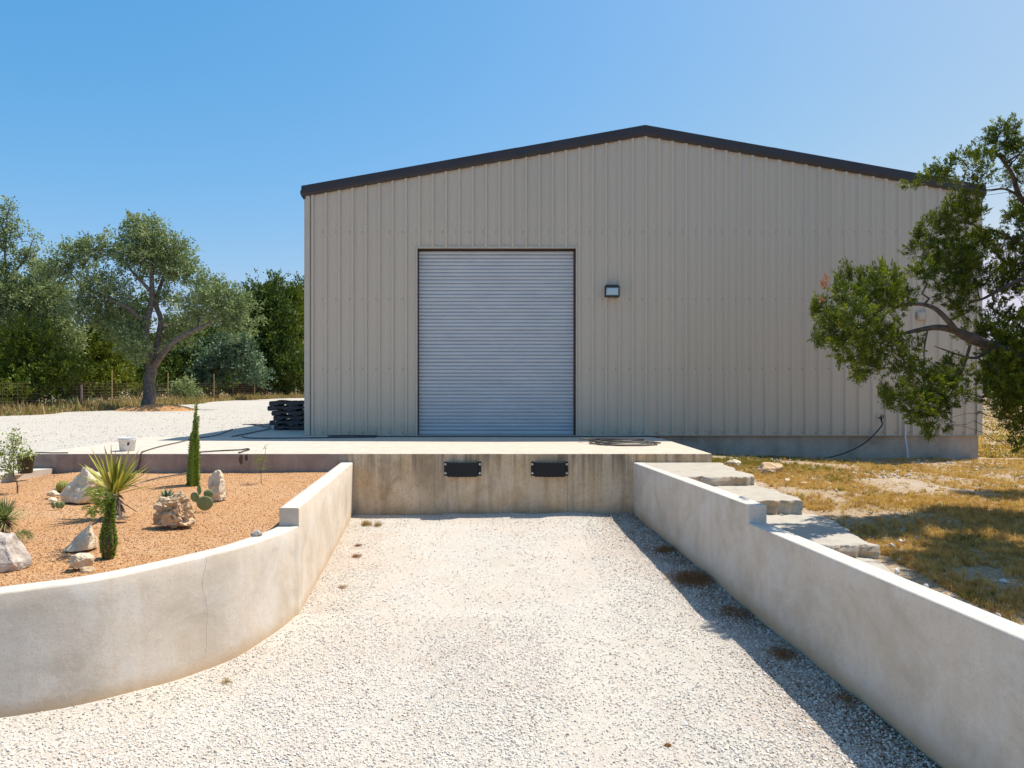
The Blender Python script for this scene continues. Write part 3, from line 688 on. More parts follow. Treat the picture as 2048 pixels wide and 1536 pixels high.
# ------------------------------------------------------------------ rocks
def rock(name, label, cat, cx, cy, z0, w, d, hgt, seed, mat, cuts=9, sub=4, rough=.06, pits=0, group=None, tip=None, rz=0, sink=.06, parent=None):
    rg = random.Random(seed); bm = bmesh.new(); bmesh.ops.create_icosphere(bm, subdivisions=sub, radius=1.0)
    planes = []
    for k in range(cuts):
        n_ = Vector((rg.gauss(0, 1), rg.gauss(0, 1), rg.gauss(0, .8))).normalized(); planes.append((n_, rg.uniform(.55, .85)))
    sv_ = Vector((seed*3.7, seed*1.3, 0))
    for v in bm.verts:
        p = v.co.copy(); p = p*(1.08)
        if p.z < -.42: p.z = -.42+(p.z+.42)*.15
        for n_, dd in planes:
            e = p.dot(n_)-dd
            if e > 0: p -= n_*e
        if tip:
            t_ = min(1.0, max(0.0, (p.z+1)/2)); s_ = 1-(t_**1.1)*tip[2]; p.x = p.x*s_+tip[0]*t_; p.y = p.y*s_+tip[1]*t_
        nz = mnoise.fractal(p*2.3+sv_, .9, 2.1, 5)*rough*1.6+mnoise.noise(p*9+sv_)*rough*.35
        if pits:
            q = mnoise.noise(p*3.6+sv_*2); 
            if q > .10: nz -= (q-.10)*pits
            q = mnoise.noise(p*8+sv_*2)
            if q > .18: nz -= (q-.18)*pits*.7
        p += v.normal*nz
        v.co = p
    zs = [v.co.z for v in bm.verts]; xs_ = [v.co.x for v in bm.verts]; ys_ = [v.co.y for v in bm.verts]
    zr = max(zs)-min(zs); xr = max(xs_)-min(xs_); yr = max(ys_)-min(ys_); xm = (max(xs_)+min(xs_))/2; ym = (max(ys_)+min(ys_))/2; z_ = min(zs)
    for v in bm.verts:
        v.co.x = (v.co.x-xm)/xr*w; v.co.y = (v.co.y-ym)/yr*d; v.co.z = (v.co.z-z_)/zr*hgt*(1+sink)-hgt*sink
    me = bpy.data.meshes.new(name); bm.to_mesh(me); bm.free(); me.materials.append(mat)
    o = bpy.data.objects.new(name, me); C.objects.link(o); o.location = (cx, cy, z0); o.rotation_euler = (0, 0, rz); WL[o.name] = np.array((cx, cy, z0))
    return tag(o, label, cat, group)
def R(px, base, wpx, hpx, name, label, mat, seed, depth=.8, z=None, **kw):
    """rock whose front foot shows at pixel (px, base)"""
    z = .685 if z is None else z; g = G(px, base, z); s_ = g[1]/F_PX; w = wpx*s_; d = w*depth
    return rock(name, label, 'rock', g[0]*(1+d*.35/g[1]), g[1]+d*.38, z, w, d, hpx*s_*.97, seed, mat, **kw)
gb = 'rocks set in the planting bed'
R(163, 1006, 92, 72, 'boulder', 'big pale limestone boulder behind the yucca, leaning right', M['rock_white'], 11, .7, group=gb, cuts=10, rough=.07, tip=(.25, 0, .25))
R(350, 1056, 84, 70, 'boulder', 'tan pitted boulder full of holes, in front of the agave', M['rock_tan'], 5, .8, group=gb, cuts=7, sub=5, rough=.10, pits=.9)
R(433, 1002, 37, 63, 'boulder', 'upright narrow whitish rock right of the prickly pear', M['rock_white'], 23, .9, group=gb, rough=.08, tip=(.1, 0, .15), pits=.25)
R(161, 1102, 56, 54, 'boulder', 'pointed pale wedge rock in front of the yucca', M['rock_white'], 36, .8, group=gb, cuts=6, rough=.03, tip=(.75, 0, .92))
R(161, 1138, 50, 31, 'boulder', 'lumpy low white rock just behind the curved wall', M['rock_white'], 41, .8, group=gb, rough=.09, pits=.2)
R(174, 1147, 28, 12, 'rock', 'small flat tan rock resting on the curved wall edge', M['rock_tan'], 47, .7, group=gb, rough=.08, z=.70, sub=3)
R(2, 1144, 92, 78, 'boulder', 'grey streaked boulder cut off by the left picture edge', M['rock_grey'], 53, .8, group=gb, rough=.05, tip=(-.2, 0, .3), cuts=8)
R(513, 1076, 23, 16, 'rock', 'small grey rock beside the inner edge of the curved wall', M['rock_grey'], 61, .9, group=gb, sub=3, rough=.08)
for k, (px, by, w, h_, lb) in enumerate([(108, 993, 26, 12, 'uppermost small white stone left of the big pale boulder'), (113, 985, 16, 9, 'smallest white stone tucked against the big pale boulder'), (106, 1004, 22, 9, 'flat white stone beside the tiny pad cactus')]):
    R(px, by, w, h_, 'rock', lb, M['rock_white'], 70+k, .8, group=gb, sub=3, rough=.07)
R(244, 1040, 26, 9, 'rock', 'low flat pinkish stone at the foot of the yucca trunk', M['rock_tan'], 77, .8, group=gb, sub=3)
# rocks in the dry grass
gr_ = 'rocks lying in the dry grass'
def RR(px, base, wpx, hpx, label, seed, mat='rock_white', depth=.8, z=.62, **kw):
    for _ in range(6): g = G(px, base, z); z = float(z_right(g[0], g[1]))
    return R(px, base, wpx, hpx, 'rock', label, M[mat], seed, depth, z=z-.02, group=gr_, **kw)
RR(1466, 935, 34, 16, 'white rock in the green grass beside the dock corner', 81, sub=3)
RR(1540, 951, 62, 26, 'largest tan rock at the top of the dry grass slope', 83, 'rock_tan', rough=.05)
RR(1609, 972, 26, 8, 'flat white stone to the right of the second stone step', 85, sub=3)
RR(1575, 966, 14, 9, 'little white stone left of the flat one in the grass', 86, sub=3)
RR(1652, 970, 18, 6, 'thin brownish stone farther right in the sunny grass', 87, 'rock_tan', sub=3)
RR(1776, 1122, 20, 8, 'pale stone in juniper shade near the lowest step', 88, sub=3)
RR(1930, 1192, 22, 10, 'rounded whitish stone in shade behind the right wall', 89, sub=3)
RR(1915, 1169, 20, 9, 'small grey stone in deep shade beside the right wall', 90, 'rock_grey', sub=3)

# stone steps outside the right wall
def slab(name, label, x0f, x1, y0, y1, ztop_, th, seed, xback=None):
    rg = random.Random(seed); n_ = 28
    xb = x1 if xback is None else xback
    # outline counter-clockwise: front-left, front-right, back-right, back-left with ragged edges
    pts = []
    for t in np.linspace(0, 1, n_): pts.append((x0f+(x1-x0f)*t, y0+.11*mnoise.fractal(Vector((t*3.2, seed*3.1, 0)), .7, 2.1, 4)+rg.uniform(-.006, .006)))
    for t in np.linspace(0, 1, 14)[1:]: pts.append((x1+(xb-x1)*t+.12*mnoise.fractal(Vector((t*3.0, seed*5.1, 4)), .7, 2.1, 4), y0+(y1-y0)*t))
    pts += [(float(wall_r_x(y1))+.10, y1), ]
    pts[0] = (pts[0][0], y0)
    n = len(pts); cx = sum(p[0] for p in pts)/n; cy = sum(p[1] for p in pts)/n
    rings = [(1.0, -th-.12), (.998, -th*.75), (1.004, -th*.45), (.997, -th*.18), (.985, -.010), (.955, 0)]
    V = []
    for s_, dz in rings:
        for k, (x, y) in enumerate(pts):
            j = mnoise.fractal(Vector((x*3.1, y*3.1, dz*5+seed)), .8, 2.2, 4)*.05
            V.append((cx+(x-cx)*s_+j, cy+(y-cy)*s_+j, ztop_+dz+(.006*mnoise.noise(Vector((x*4, y*4, seed))) if dz > -.02 else 0)))
    Fa = [(r*n+i, r*n+(i+1) % n, (r+1)*n+(i+1) % n, (r+1)*n+i) for r in range(len(rings)-1) for i in range(n)]
    mb = MB(); mb.add(V, Fa); 
    m0 = (len(rings)-1)*n; Vt = V[m0:]+[(cx, cy, ztop_+.004)]
    mb.add(Vt, [(i, (i+1) % n, n) for i in range(n)])
    o = mb.build(name, M['stepstone'], loc=(cx, cy, ztop_-th))
    return tag(o, label, 'stone step', 'stone steps beside the right wall')
wo = lambda y: float(wall_r_x(y))+.12
slab('stone_step', 'topmost broad flat limestone step against the dock', wo(10.4), 3.54, 10.35, YD-.012, .905, .125, 1, 3.58)
slab('stone_step', 'second limestone step from the dock, sunny with a shaded front edge', wo(9.0), 3.68, 9.03, 10.7, .775, .18, 2, 3.62)
slab('stone_step', 'third limestone step from the dock, dappled with juniper shade', wo(7.3), 3.76, 7.28, 9.25, .60, .14, 3, 3.92)
slab('stone_step', 'lowest pale limestone step along the wall, mostly in shade', wo(5.7), 3.62, 5.6, 7.4, .475, .10, 4, 3.72)

# ------------------------------------------------------------------ loose stones
def chip_protos(rng, n, ico=True):
    out = []
    for _ in range(n):
        bm = bmesh.new()
        bmesh.ops.create_icosphere(bm, subdivisions=1, radius=1)
        if not ico:
            bm.free(); bm = bmesh.new(); bmesh.ops.create_cone(bm, segments=4, radius1=1, radius2=.5, depth=1.1, cap_ends=True); bmesh.ops.triangulate(bm, faces=bm.faces)
        V = np.array([v.co[:] for v in bm.verts]); Fa = np.array([[v.index for v in f.verts] for f in bm.faces]); bm.free()
        V = V*rng.uniform(.62, 1.25, (len(V), 1))+rng.normal(0, .10, V.shape); out.append((V, Fa))
    return out
def scatter(name, n, sampler, zf, smin, smax, mat, seed, label, ico=True, pw=2.6, flat=.62, sink=.25, rndf=None, cat=None):
    rng = np.random.default_rng(seed); pr_ = chip_protos(rng, 6, ico); mb = MB()
    xy = sampler(rng, n); n = len(xy); s_ = smin+(smax-smin)*rng.random(n)**pw
    z = zf(xy[:, 0], xy[:, 1])+s_*(.5-sink)
    Rm = rotmats(rng, n); S = np.stack([s_*rng.uniform(.8, 1.25, n), s_*rng.uniform(.7, 1.1, n), s_*rng.uniform(.45, .9, n)], 1)*.5
    rn = rng.random(n)
    if rndf is not None: rn = rndf(xy, rn)
    kind = rng.integers(0, 6, n)
    for k in range(6):
        I = np.where(kind == k)[0]; Vp, Fp = pr_[k]
        if len(I) == 0: continue
        L = np.einsum('nij,nkj->nki', Rm[I], Vp[None]*S[I][:, None, :]); L[:, :, 2] *= flat+.25
        L += np.stack([xy[I, 0], xy[I, 1], z[I]], 1)[:, None, :]
        Fa = (Fp[None]+(np.arange(len(I))*len(Vp))[:, None, None]).reshape(-1, 3)
        mb.add(L.reshape(-1, 3), Fa, np.repeat(rn[I], len(Vp)))
    return tag(mb.build(name, mat), label, cat, kind='stuff')
def drive_sampler(rng, n):
    out = []; c = 0
    while c < n:
        m_ = n*2; Y = 4.4+(rng.random(m_)**1.35)*7.86; X = rng.uniform(-.75, .75, m_)*Y*1.02
        ok = (X < wall_r_x(Y)-.01) & np.where(Y > 7.78, X > wall_l_x(Y)+.01, X > np.interp(Y, LWy[::-1], LWx[::-1])+.02)
        d = .35+.9*vnoise(X, Y, .55, 41)*vnoise(X, Y, 1.9, 42)*2
        d = np.where((Y > 7.8) & (Y < 11.6) & (X > -1.7) & (X < 1.1), d*.4, d)*(1-.55*np.exp(-((X-.05*Y+1.35)/.28)**2)-.55*np.exp(-((X-.05*Y-.35)/.28)**2)); d += .8*np.exp(-((wall_r_x(Y)-X-.35)/.35)**2)
        ok &= rng.random(m_) < d
        q = np.stack([X[ok], Y[ok]], 1); out.append(q); c += len(q)
    return np.concatenate(out)[:n]
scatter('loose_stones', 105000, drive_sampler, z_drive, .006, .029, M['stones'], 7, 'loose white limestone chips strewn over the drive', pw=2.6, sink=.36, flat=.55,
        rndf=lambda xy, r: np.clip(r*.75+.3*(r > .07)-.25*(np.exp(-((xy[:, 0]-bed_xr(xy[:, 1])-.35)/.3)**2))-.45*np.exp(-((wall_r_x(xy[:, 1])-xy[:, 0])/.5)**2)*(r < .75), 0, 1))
def litter_sampler(rng, n):
    Y = 4.6+rng.random(n*5)*7.6; d = np.abs(rng.normal(0, .30, n*5))+.01; X = wall_r_x(Y)-d
    ok = rng.random(n*5) < np.clip((vnoise(X, Y, .55, 44)-.38)*3.5, .04, 1); return np.stack([X[ok], Y[ok]], 1)[:n]
scatter('leaf_litter', 9000, litter_sampler, z_drive, .008, .03, M['litter'], 27, 'brown leaf litter and grit along the foot of the right wall', ico=False, flat=.15, sink=.3)
def bed_sampler(rng, n):
    m_ = int(n*2.2); Y = 4.8+(rng.random(m_)**1.2)*7.45; X = rng.uniform(-.74, .1, m_)*Y
    ok = (X < bed_xr(Y)-.06) & (X > bed_xl(Y)) & (X > -.735*Y); return np.stack([X[ok], Y[ok]], 1)[:n]
scatter('loose_gravel', 46000, bed_sampler, z_bed, .005, .020, M['pebbles'], 9, 'orange and pink granite chips covering the bed', ico=False, pw=1.6, sink=.35)
def yard_sampler(rng, n):
    Y = 12.5+rng.random(n*2)**1.6*22; X = rng.uniform(-.74, -.28, n*2)*Y
    ok = ~((X > -8.35) & (Y < 16.3)) & ~((X > -6.5) & (Y < 20.4)); return np.stack([X[ok], Y[ok]], 1)[:n]
scatter('loose_yard_stones', 7000, yard_sampler, z_yard, .012, .045, M['stones'], 13, 'loose pale stones scattered across the yard gravel', ico=False)
def rg_sampler(rng, n):
    m_ = n*4; Y = 4.5+rng.random(m_)*12; X = wall_r_x(np.minimum(Y, 12.3))+.25+rng.random(m_)**1.4*8
    ok = (rng.random(m_) < np.clip((vnoise(X, Y, .9, 51)-.45)*3, .04, 1)*np.where(Y < 8.5, 1, .35)) & (X < .76*Y); return np.stack([X[ok], Y[ok]], 1)[:n]
scatter('loose_field_stones', 3800, rg_sampler, z_right, .012, .075, M['stones'], 15, 'loose limestone bits among the dry grass by the right wall', pw=3)

# ------------------------------------------------------------------ grass
def blades(mb, xyz, hgt, wid, rng, lean=.5, rnd=None, upbias=None, curl=.5):
    n = len(xyz); az = rng.random(n)*2*np.pi; d = np.stack([np.cos(az), np.sin(az), np.zeros(n)], 1)
    side = np.stack([-np.sin(az+rng.normal(0, .8, n)), np.cos(az+rng.normal(0, .8, n)), np.zeros(n)], 1)
    ln = rng.random(n)*lean; h_ = hgt[:, None]; w_ = wid[:, None]*side*.5
    up = np.array([0, 0, 1.])
    p1 = xyz+up*h_*.55+d*h_*(ln*.35)[:, None]; p2 = xyz+up*h_*(1-ln*curl)[:, None]+d*h_*ln[:, None]
    V = np.stack([xyz-w_, xyz+w_, p1+w_*.7, p1-w_*.7, p2], 1).reshape(-1, 3)
    b = np.arange(n)*5
    rn = np.repeat(rng.random(n) if rnd is None else rnd, 5)
    mb.add(V, np.stack([b, b+1, b+2, b+3], 1), rn)
    # tips share vertices with the blade
    mb.F.append(np.stack([b+3, b+2, b+4], 1)+mb.n-len(V)); mb.M.append(np.zeros(n, int))
def rand_grass(name, n, sampler, zf, h0, h1, w, mat, seed, label, lean=.9, rndf=None):
    rng = np.random.default_rng(seed); xy = sampler(rng, n); n = len(xy)
    z = zf(xy[:, 0], xy[:, 1]); hh = h0+(h1-h0)*rng.random(n)**1.7
    r = rng.random(n)
    if rndf is not None: r = rndf(xy, r, rng)
    hh *= .35+1.3*vnoise(xy[:, 0], xy[:, 1], .35, 61)**1.5
    mb = MB(); blades(mb, np.stack([xy[:, 0], xy[:, 1], z-.005], 1), hh, np.full(n, w)*(.6+.8*rng.random(n)), rng, lean, r)
    return tag(mb.build(name, mat), label, kind='stuff')
def field_sampler(rng, n):
    m_ = n*4; Y = 4.6+rng.random(m_)*12.0; u = rng.random(m_)**1.2
    X = wall_r_x(np.minimum(Y, 12.3))+.30+u*(.78*Y-wall_r_x(np.minimum(Y, 12.3)))
    dn = np.clip((vnoise(X, Y, .45, 71)*.5+vnoise(X, Y, 1.6, 72)*.7-.37)*3.2, .03, 1)
    ok = (rng.random(m_) < dn) & ~((X < 3.85) & (Y < YD)) & ~((X < 3.5) & (Y >= YD-.1))
    bare = np.exp(-((X-7.4)/1.1)**2-((Y-12.6)/.7)**2); ok &= rng.random(m_) > bare*.9
    return np.stack([X[ok], Y[ok]], 1)[:n]
def field_rnd(xy, r, rng):
    g = smooth01((xy[:, 1]-11.6)/1.6)*np.exp(-((xy[:, 0]-4.2)/1.9)**2)+.9*smooth01((xy[:, 1]-16.0)/.4)*(vnoise(xy[:, 0], xy[:, 1], .6, 77) > .6)
    g += .35*(vnoise(xy[:, 0], xy[:, 1], .5, 78) > .72)
    return np.where(rng.random(len(r)) < g, r*.16, .28+.72*r)
rand_grass('dry_grass', 110000, field_sampler, z_right, .015, .065, .0055, M['grass'], 17, 'short dry golden grass with green patches right of the dock', rndf=field_rnd)
def tufts(name, nt, per, mat, seed, label):
    rng = np.random.default_rng(seed); c = field_sampler(rng, nt); nt = len(c); sz = .02+.05*rng.random(nt)**2; hh = .03+.075*rng.random(nt)**1.8
    hh *= .7+.5*vnoise(c[:, 0], c[:, 1], 1.1, 81); k = np.repeat(np.arange(nt), per); off = rng.normal(0, 1, (len(k), 2)); xy = c[k]+off*sz[k][:, None]*.45
    g_ = field_rnd(c, rng.random(nt), rng); r_ = np.clip(g_[k]+rng.normal(0, .07, len(k)), 0, 1)
    mb = MB(); blades(mb, np.stack([xy[:, 0], xy[:, 1], z_right(xy[:, 0], xy[:, 1])-.004], 1), hh[k]*(.5+.7*rng.random(len(k))), np.full(len(k), .0045), rng, 1.1, r_)
    return tag(mb.build(name, mat), label, kind='stuff')
tufts('grass_clumps', 9500, 28, M['grass'], 23, 'uneven golden and brown grass clumps right of the dock')
def far_right(rng, n):
    Y = 17+rng.random(n*2)**1.5*60; X = 11.1+rng.random(n*2)*(.80*Y-11.1+2); ok = X < .82*Y; return np.stack([X[ok], Y[ok]], 1)[:n]
rand_grass('far_grass', 60000, far_right, z_right, .04, .13, .035, M['grass'], 18, 'sunlit yellow green grass beyond the right corner of the warehouse', rndf=lambda xy, r, g: np.where(g.random(len(r)) < .55, r*.2, .3+.7*r))
def verge(rng, n):
    k = rng.integers(6, len(EDGE)-14, n); t = rng.random(n); base = EDGE[k]*(1-t[:, None])+EDGE[k+1]*t[:, None]
    tg = EDGE[k+1]-EDGE[k]; tg /= np.linalg.norm(tg, axis=1)[:, None]; nrm_ = np.stack([-tg[:, 1], tg[:, 0]], 1); return base+nrm_*(rng.random(n)[:, None]*4.6-.25)
rand_grass('verge_grass', 42000, verge, lambda a, b: z_yard(a, b)-.02, .12, .55, .035, M['dry'], 19, 'tall straw coloured grass along the fence', lean=.6,
           rndf=lambda xy, r, g: r)
rand_grass('verge_weeds', 5000, verge, lambda a, b: z_yard(a, b)-.02, .15, .5, .06, M['green'], 20, 'green weeds mixed into the straw grass by the fence', lean=.7)

# tufts along the drive
def tuft(px, py, size, n, label, mat, seed, h=.09):
    z = 0.
    for _ in range(5): g = G(px, py, z); z = float(z_drive(g[0], g[1]))
    rng = np.random.default_rng(seed); xy = rng.normal(0, size*.42, (n, 2))+g[:2]
    mb = MB(); blades(mb, np.stack([xy[:, 0], xy[:, 1], z_drive(xy[:, 0], xy[:, 1])-.004], 1), h*(.4+.8*rng.random(n)), np.full(n, .004), rng, 1.3)
    if size >= .12: return tag(mb.build('dead_weeds', mat, loc=(g[0], g[1], z)), label, kind='stuff')
    return tag(mb.build('grass_tuft', mat, loc=(g[0], g[1], z)), label, 'grass tuft', 'dry tufts growing in the drive gravel')
tuft(733, 1050, .10, 380, 'straw coloured tuft in the drive corner by the dock, left of its twin', M['dry'], 1, .10)
tuft(756, 1051, .07, 200, 'second straw tuft in the drive corner, slightly right', M['dry'], 2, .09)
tuft(716, 1092, .06, 180, 'small rusty tuft by the left wall, first below the corner pair', M['weed'], 3, .05)
tuft(712, 1113, .08, 240, 'larger rusty tuft by the left wall, under the small one', M['weed'], 4, .05)
tuft(686, 1175, .08, 150, 'sparse orange tuft near the foot of the left wall end', M['weed'], 5, .04)
tuft(1385, 1158, .30, 2600, 'broad brown dead weed patch in the shade of the right wall', M['weed'], 6, .08)
tuft(1330, 1100, .17, 1000, 'narrow brown weed patch higher up the shaded wall foot', M['weed'], 7, .06)
tuft(1470, 1225, .2, 800, 'thin brown weeds midway along the shaded wall foot', M['weed'], 8, .05)
tuft(1565, 1310, .17, 900, 'low brown weeds near the bottom of the shaded wall foot', M['weed'], 9, .05)
tuft(1690, 1400, .12, 300, 'last dark weeds at the right wall foot near the picture bottom', M['weed'], 12, .05)
tuft(455, 1365, .06, 90, 'pale yellow sprig in sunlit gravel under the curved wall', M['dry'], 10, .06)
tuft(1336, 1492, .035, 160, 'tiny orange sprig in the open gravel near the bottom edge', M['weed'], 11, .03)

# ------------------------------------------------------------------ foliage machinery
def leaves(mb, Pb, D, ln, wd, rnd, rng):
    """diamond leaves: base points Pb, unit directions D, lengths, widths"""
    n = len(Pb); a = rng.normal(size=(n, 3)); S = np.cross(D, a); S /= np.linalg.norm(S, axis=1)[:, None]+1e-9
    ln = np.broadcast_to(ln, (n,))[:, None]; wd = np.broadcast_to(wd, (n,))[:, None]
    V = np.stack([Pb, Pb+D*ln*.45+S*wd*.5, Pb+D*ln, Pb+D*ln*.45-S*wd*.5], 1).reshape(-1, 3); b = np.arange(n)*4
    mb.add(V, np.stack([b, b+1, b+2, b+3], 1), np.repeat(rnd, 4))
def unit(v): return v/(np.linalg.norm(v, axis=-1, keepdims=True)+1e-9)
def lobe_points(lobes, n, rng, shell=.45):
    """lobes: (centre3, radii3); points biased to the outside of the lobe, with outward normals"""
    w = np.array([(r[0]*r[1]*r[2])**(2/3) for c, r in lobes]); k = rng.choice(len(lobes), n, p=w/w.sum())
    Cc = np.array([c for c, r in lobes])[k]; Rr = np.array([r for c, r in lobes])[k]
    u = unit(rng.normal(size=(n, 3))); rr = (shell+(1-shell)*rng.random(n))**.8
    bump_ = 1+.30*np.sin(u[:, 0]*7+k)*np.sin(u[:, 1]*6+k*2)*1+.2*np.sin(u[:, 2]*9+k*3)
    return Cc+u*Rr*(rr*bump_)[:, None], unit(u/Rr), k
def sprays(mb, pts, dirs, L, per, ll, lw, rng, spread=.35, fan=.6, base_rnd=None):
    n = len(pts); t = rng.random((n, per)); Lr = L*(.6+.8*rng.random(n))
    P_ = pts[:, None]+dirs[:, None]*(t*Lr[:, None])[..., None]+rng.normal(0, 1, (n, per, 3))*(spread*Lr[:, None]*(1-t*.75))[..., None]
    D_ = unit(dirs[:, None]+rng.normal(0, fan, (n, per, 3)))
    r0 = rng.random(n) if base_rnd is None else base_rnd
    rn = np.clip(r0[:, None]*.6+.2*t+.3*rng.random((n, per))-.05, 0, 1)
    m_ = n*per; leaves(mb, P_.reshape(m_, 3), D_.reshape(m_, 3), ll*(.6+.8*rng.random(m_)), lw*(.7+.6*rng.random(m_)), rn.ravel(), rng)
def wiggle(a, b, rng, k=5, amp=.08, sag=0):
    a = np.array(a, float); b = np.array(b, float); L = np.linalg.norm(b-a); t = np.linspace(0, 1, k)[:, None]
    p = a+(b-a)*t; p[1:-1] += rng.normal(0, amp*L, (k-2, 3)); p[:, 2] += sag*np.sin(np.pi*t[:, 0])*L; return p

def build_tree(name, label, cat, base, trunk, limbs, lobes, leaf, bark, nspray, per, L, ll, lw, seed, group=None, updir=.5, shell=.45, spread=.35, fan=.6, twigs=40, twig_r=.02, extra=None, connect=True, near=99):
    rng = np.random.default_rng(seed); th = thing(name, label, cat, tuple(base), group)
    mb = MB(); nodes = []
    tp, tr = trunk; tp = crom(tp, 4); tr_ = np.interp(np.linspace(0, 1, len(tp)), np.linspace(0, 1, len(tr)), tr)
    tp[1:-1] += rng.normal(0, tr[0]*.07, (len(tp)-2, 3)); mb.tube(tp, tr_, 9); nodes += [(p, r) for p, r in zip(tp[len(tp)//3:], tr_[len(tp)//3:])]
    for lp, lr in limbs:
        lp = crom(lp, 4); lr_ = np.interp(np.linspace(0, 1, len(lp)), np.linspace(0, 1, len(lr)), lr); mb.tube(lp, lr_, 7); nodes += [(p, r) for p, r in zip(lp[2:], lr_[2:])]
    if connect:
        NP = np.array([p for p, r in nodes]); NR = np.array([r for p, r in nodes])
        hubs = []
        for c, r in lobes:
            k = np.argmin(np.linalg.norm(NP-np.array(c), axis=1)+np.where(NP[:, 2] > c[2]+.2, .5, 0)*r[2]); 
            if np.linalg.norm(NP[k]-np.array(c)) > near: continue
            w_ = wiggle(NP[k], c, rng, 6, .06); r0 = min(NR[k]*.7, twig_r*4); mb.tube(w_, np.linspace(r0, twig_r, 6), 6); hubs.append((w_, r))
        for (w_, r) in hubs:
            m_ = max(3, int(twigs*(r[0]*r[2])/sum(q[1][0]*q[1][2] for q in lobes)))
            for _ in range(m_):
                s_ = w_[rng.integers(2, 6)]; e = w_[-1]+unit(rng.normal(size=3)+[0, 0, .3])*r*rng.uniform(.6, .98)
                mb.tube(wiggle(s_, e, rng, 5, .07), np.linspace(twig_r*.7, twig_r*.15, 5), 4, cap=False)
    mb.build('trunk', bark, th, smooth=True)
    cr = MB(); pts, nr, k = lobe_points(lobes, nspray, rng, shell)
    dirs = unit(nr*(1-updir)+np.array([0, 0, 1.])*updir+rng.normal(0, .35, nr.shape))
    cl = .5+.5*np.sin(pts[:, 0]*2.1/L*.15+k)*np.sin(pts[:, 2]*1.7/L*.15+k*2)
    sprays(cr, pts, dirs, L, per, ll, lw, rng, spread, fan, np.clip(.25*cl+.75*rng.random(nspray), 0, 1))
    if extra: extra(cr, rng)
    cr.build('crown', leaf, th)
    return th
def lobe(px, py, rxp, ryp, Y, dr=None):
    if Y > 30: rxp, ryp = rxp*.9, ryp*.86
    c = P(px, py, Y); s_ = Y/F_PX; a, b = rxp*s_, ryp*s_; return (c, np.array([a, dr if dr else (a+b)*.5, b]))

# main live oak in the yard
YO = 34.8
ob = G(297, 816, 1.02)
build_tree('oak_tree', 'lone spreading live oak with bare leaning trunk rising from an orange dirt mound', 'oak tree', ob,
    ([P(297, 818, YO), P(299, 780, YO), P(302, 745, YO), P(303, 728, YO)], [.34, .27, .27, .25]),
    [([P(303, 732, YO), P(297, 705, YO-.2), P(290, 672, YO-.2), P(293, 640, YO), P(303, 605, YO+.2), P(304, 575, YO), P(300, 520, YO), P(292, 475, YO)], [.24, .2, .19, .17, .15, .12, .08, .03]),
     ([P(306, 733, YO), P(325, 708, YO-.5), P(345, 685, YO-.8), P(378, 665, YO-1), P(415, 648, YO-1), P(450, 618, YO-.8)], [.19, .15, .13, .11, .08, .03]),
     ([P(311, 722, YO+.4), P(316, 680, YO+.6), P(322, 640, YO+.5), P(312, 606, YO+.4), P(325, 560, YO+.5), P(345, 510, YO+.5)], [.16, .15, .13, .11, .08, .03]),
     ([P(303, 585, YO), P(285, 565, YO-.3), P(262, 540, YO-.6), P(240, 510, YO-.5)], [.1, .08, .06, .03]),
     ([P(292, 650, YO), P(262, 620, YO-.8), P(215, 595, YO-1), P(170, 575, YO-1), P(140, 545, YO-1)], [.12, .1, .08, .06, .03])],
    [lobe(295, 485, 62, 44, YO), lobe(340, 515, 48, 44, YO+.5), lobe(262, 512, 45, 36, YO-.6), lobe(285, 455, 34, 20, YO), lobe(365, 545, 38, 30, YO), lobe(310, 545, 42, 26, YO+.6),
     lobe(437, 598, 56, 38, YO-.8), lobe(475, 635, 40, 42, YO-.5), lobe(400, 620, 45, 38, YO), lobe(415, 570, 30, 20, YO), lobe(375, 650, 38, 26, YO+1.0), lobe(355, 675, 30, 20, YO+1.),
     lobe(145, 515, 45, 28, YO-1.2), lobe(190, 500, 36, 24, YO-.6), lobe(110, 545, 32, 26, YO-1.5), lobe(205, 575, 54, 32, YO-1), lobe(170, 620, 50, 30, YO-1), lobe(235, 620, 40, 36, YO-.3), lobe(250, 668, 34, 36, YO-.6), lobe(275, 700, 24, 28, YO-1), lobe(335, 600, 28, 20, YO+.4)],
    M['oak'], M['bark'], 2700, 20, .38, .125, .064, 101, 'live oaks left of the warehouse', .35, .25, .40, .9, 260, .028)
# dirt mound round its foot
rng = np.random.default_rng(5)
mb = MB(); cxm, cym = G(305, 822, 1.03)[:2]
a = np.linspace(0, 2*np.pi, 49)[:-1]; rings = [1, .85, .7, .5, .3, .1]
V = []
for r_ in rings:
    for q in a:
        x = cxm+1.95*r_*math.cos(q); y = cym+1.1*r_*math.sin(q)+.35
        hh = .30*(1-r_**2)*(.35+.9*float(vnoise(x, y, .5, 91))) if r_ < 1 else -.03
        V.append((x, y, 1.03+hh))
n_ = 48
mb.add(V, [(r_*n_+i, r_*n_+(i+1) % n_, (r_+1)*n_+(i+1) % n_, (r_+1)*n_+i) for r_ in range(5) for i in range(n_)]); mb.poly(V[-n_:])
md = gravel('orange_earth', [(.46, .23, .09), (.52, .28, .12), (.38, .17, .06), (.50, .33, .18)], 14, (.46, .23, .09), .7, .9, .03)
tag(mb.build('dirt_mound', md, loc=(cxm, cym, 1.03), smooth=True), 'low mound of orange earth heaped around the oak trunk', 'dirt mound')

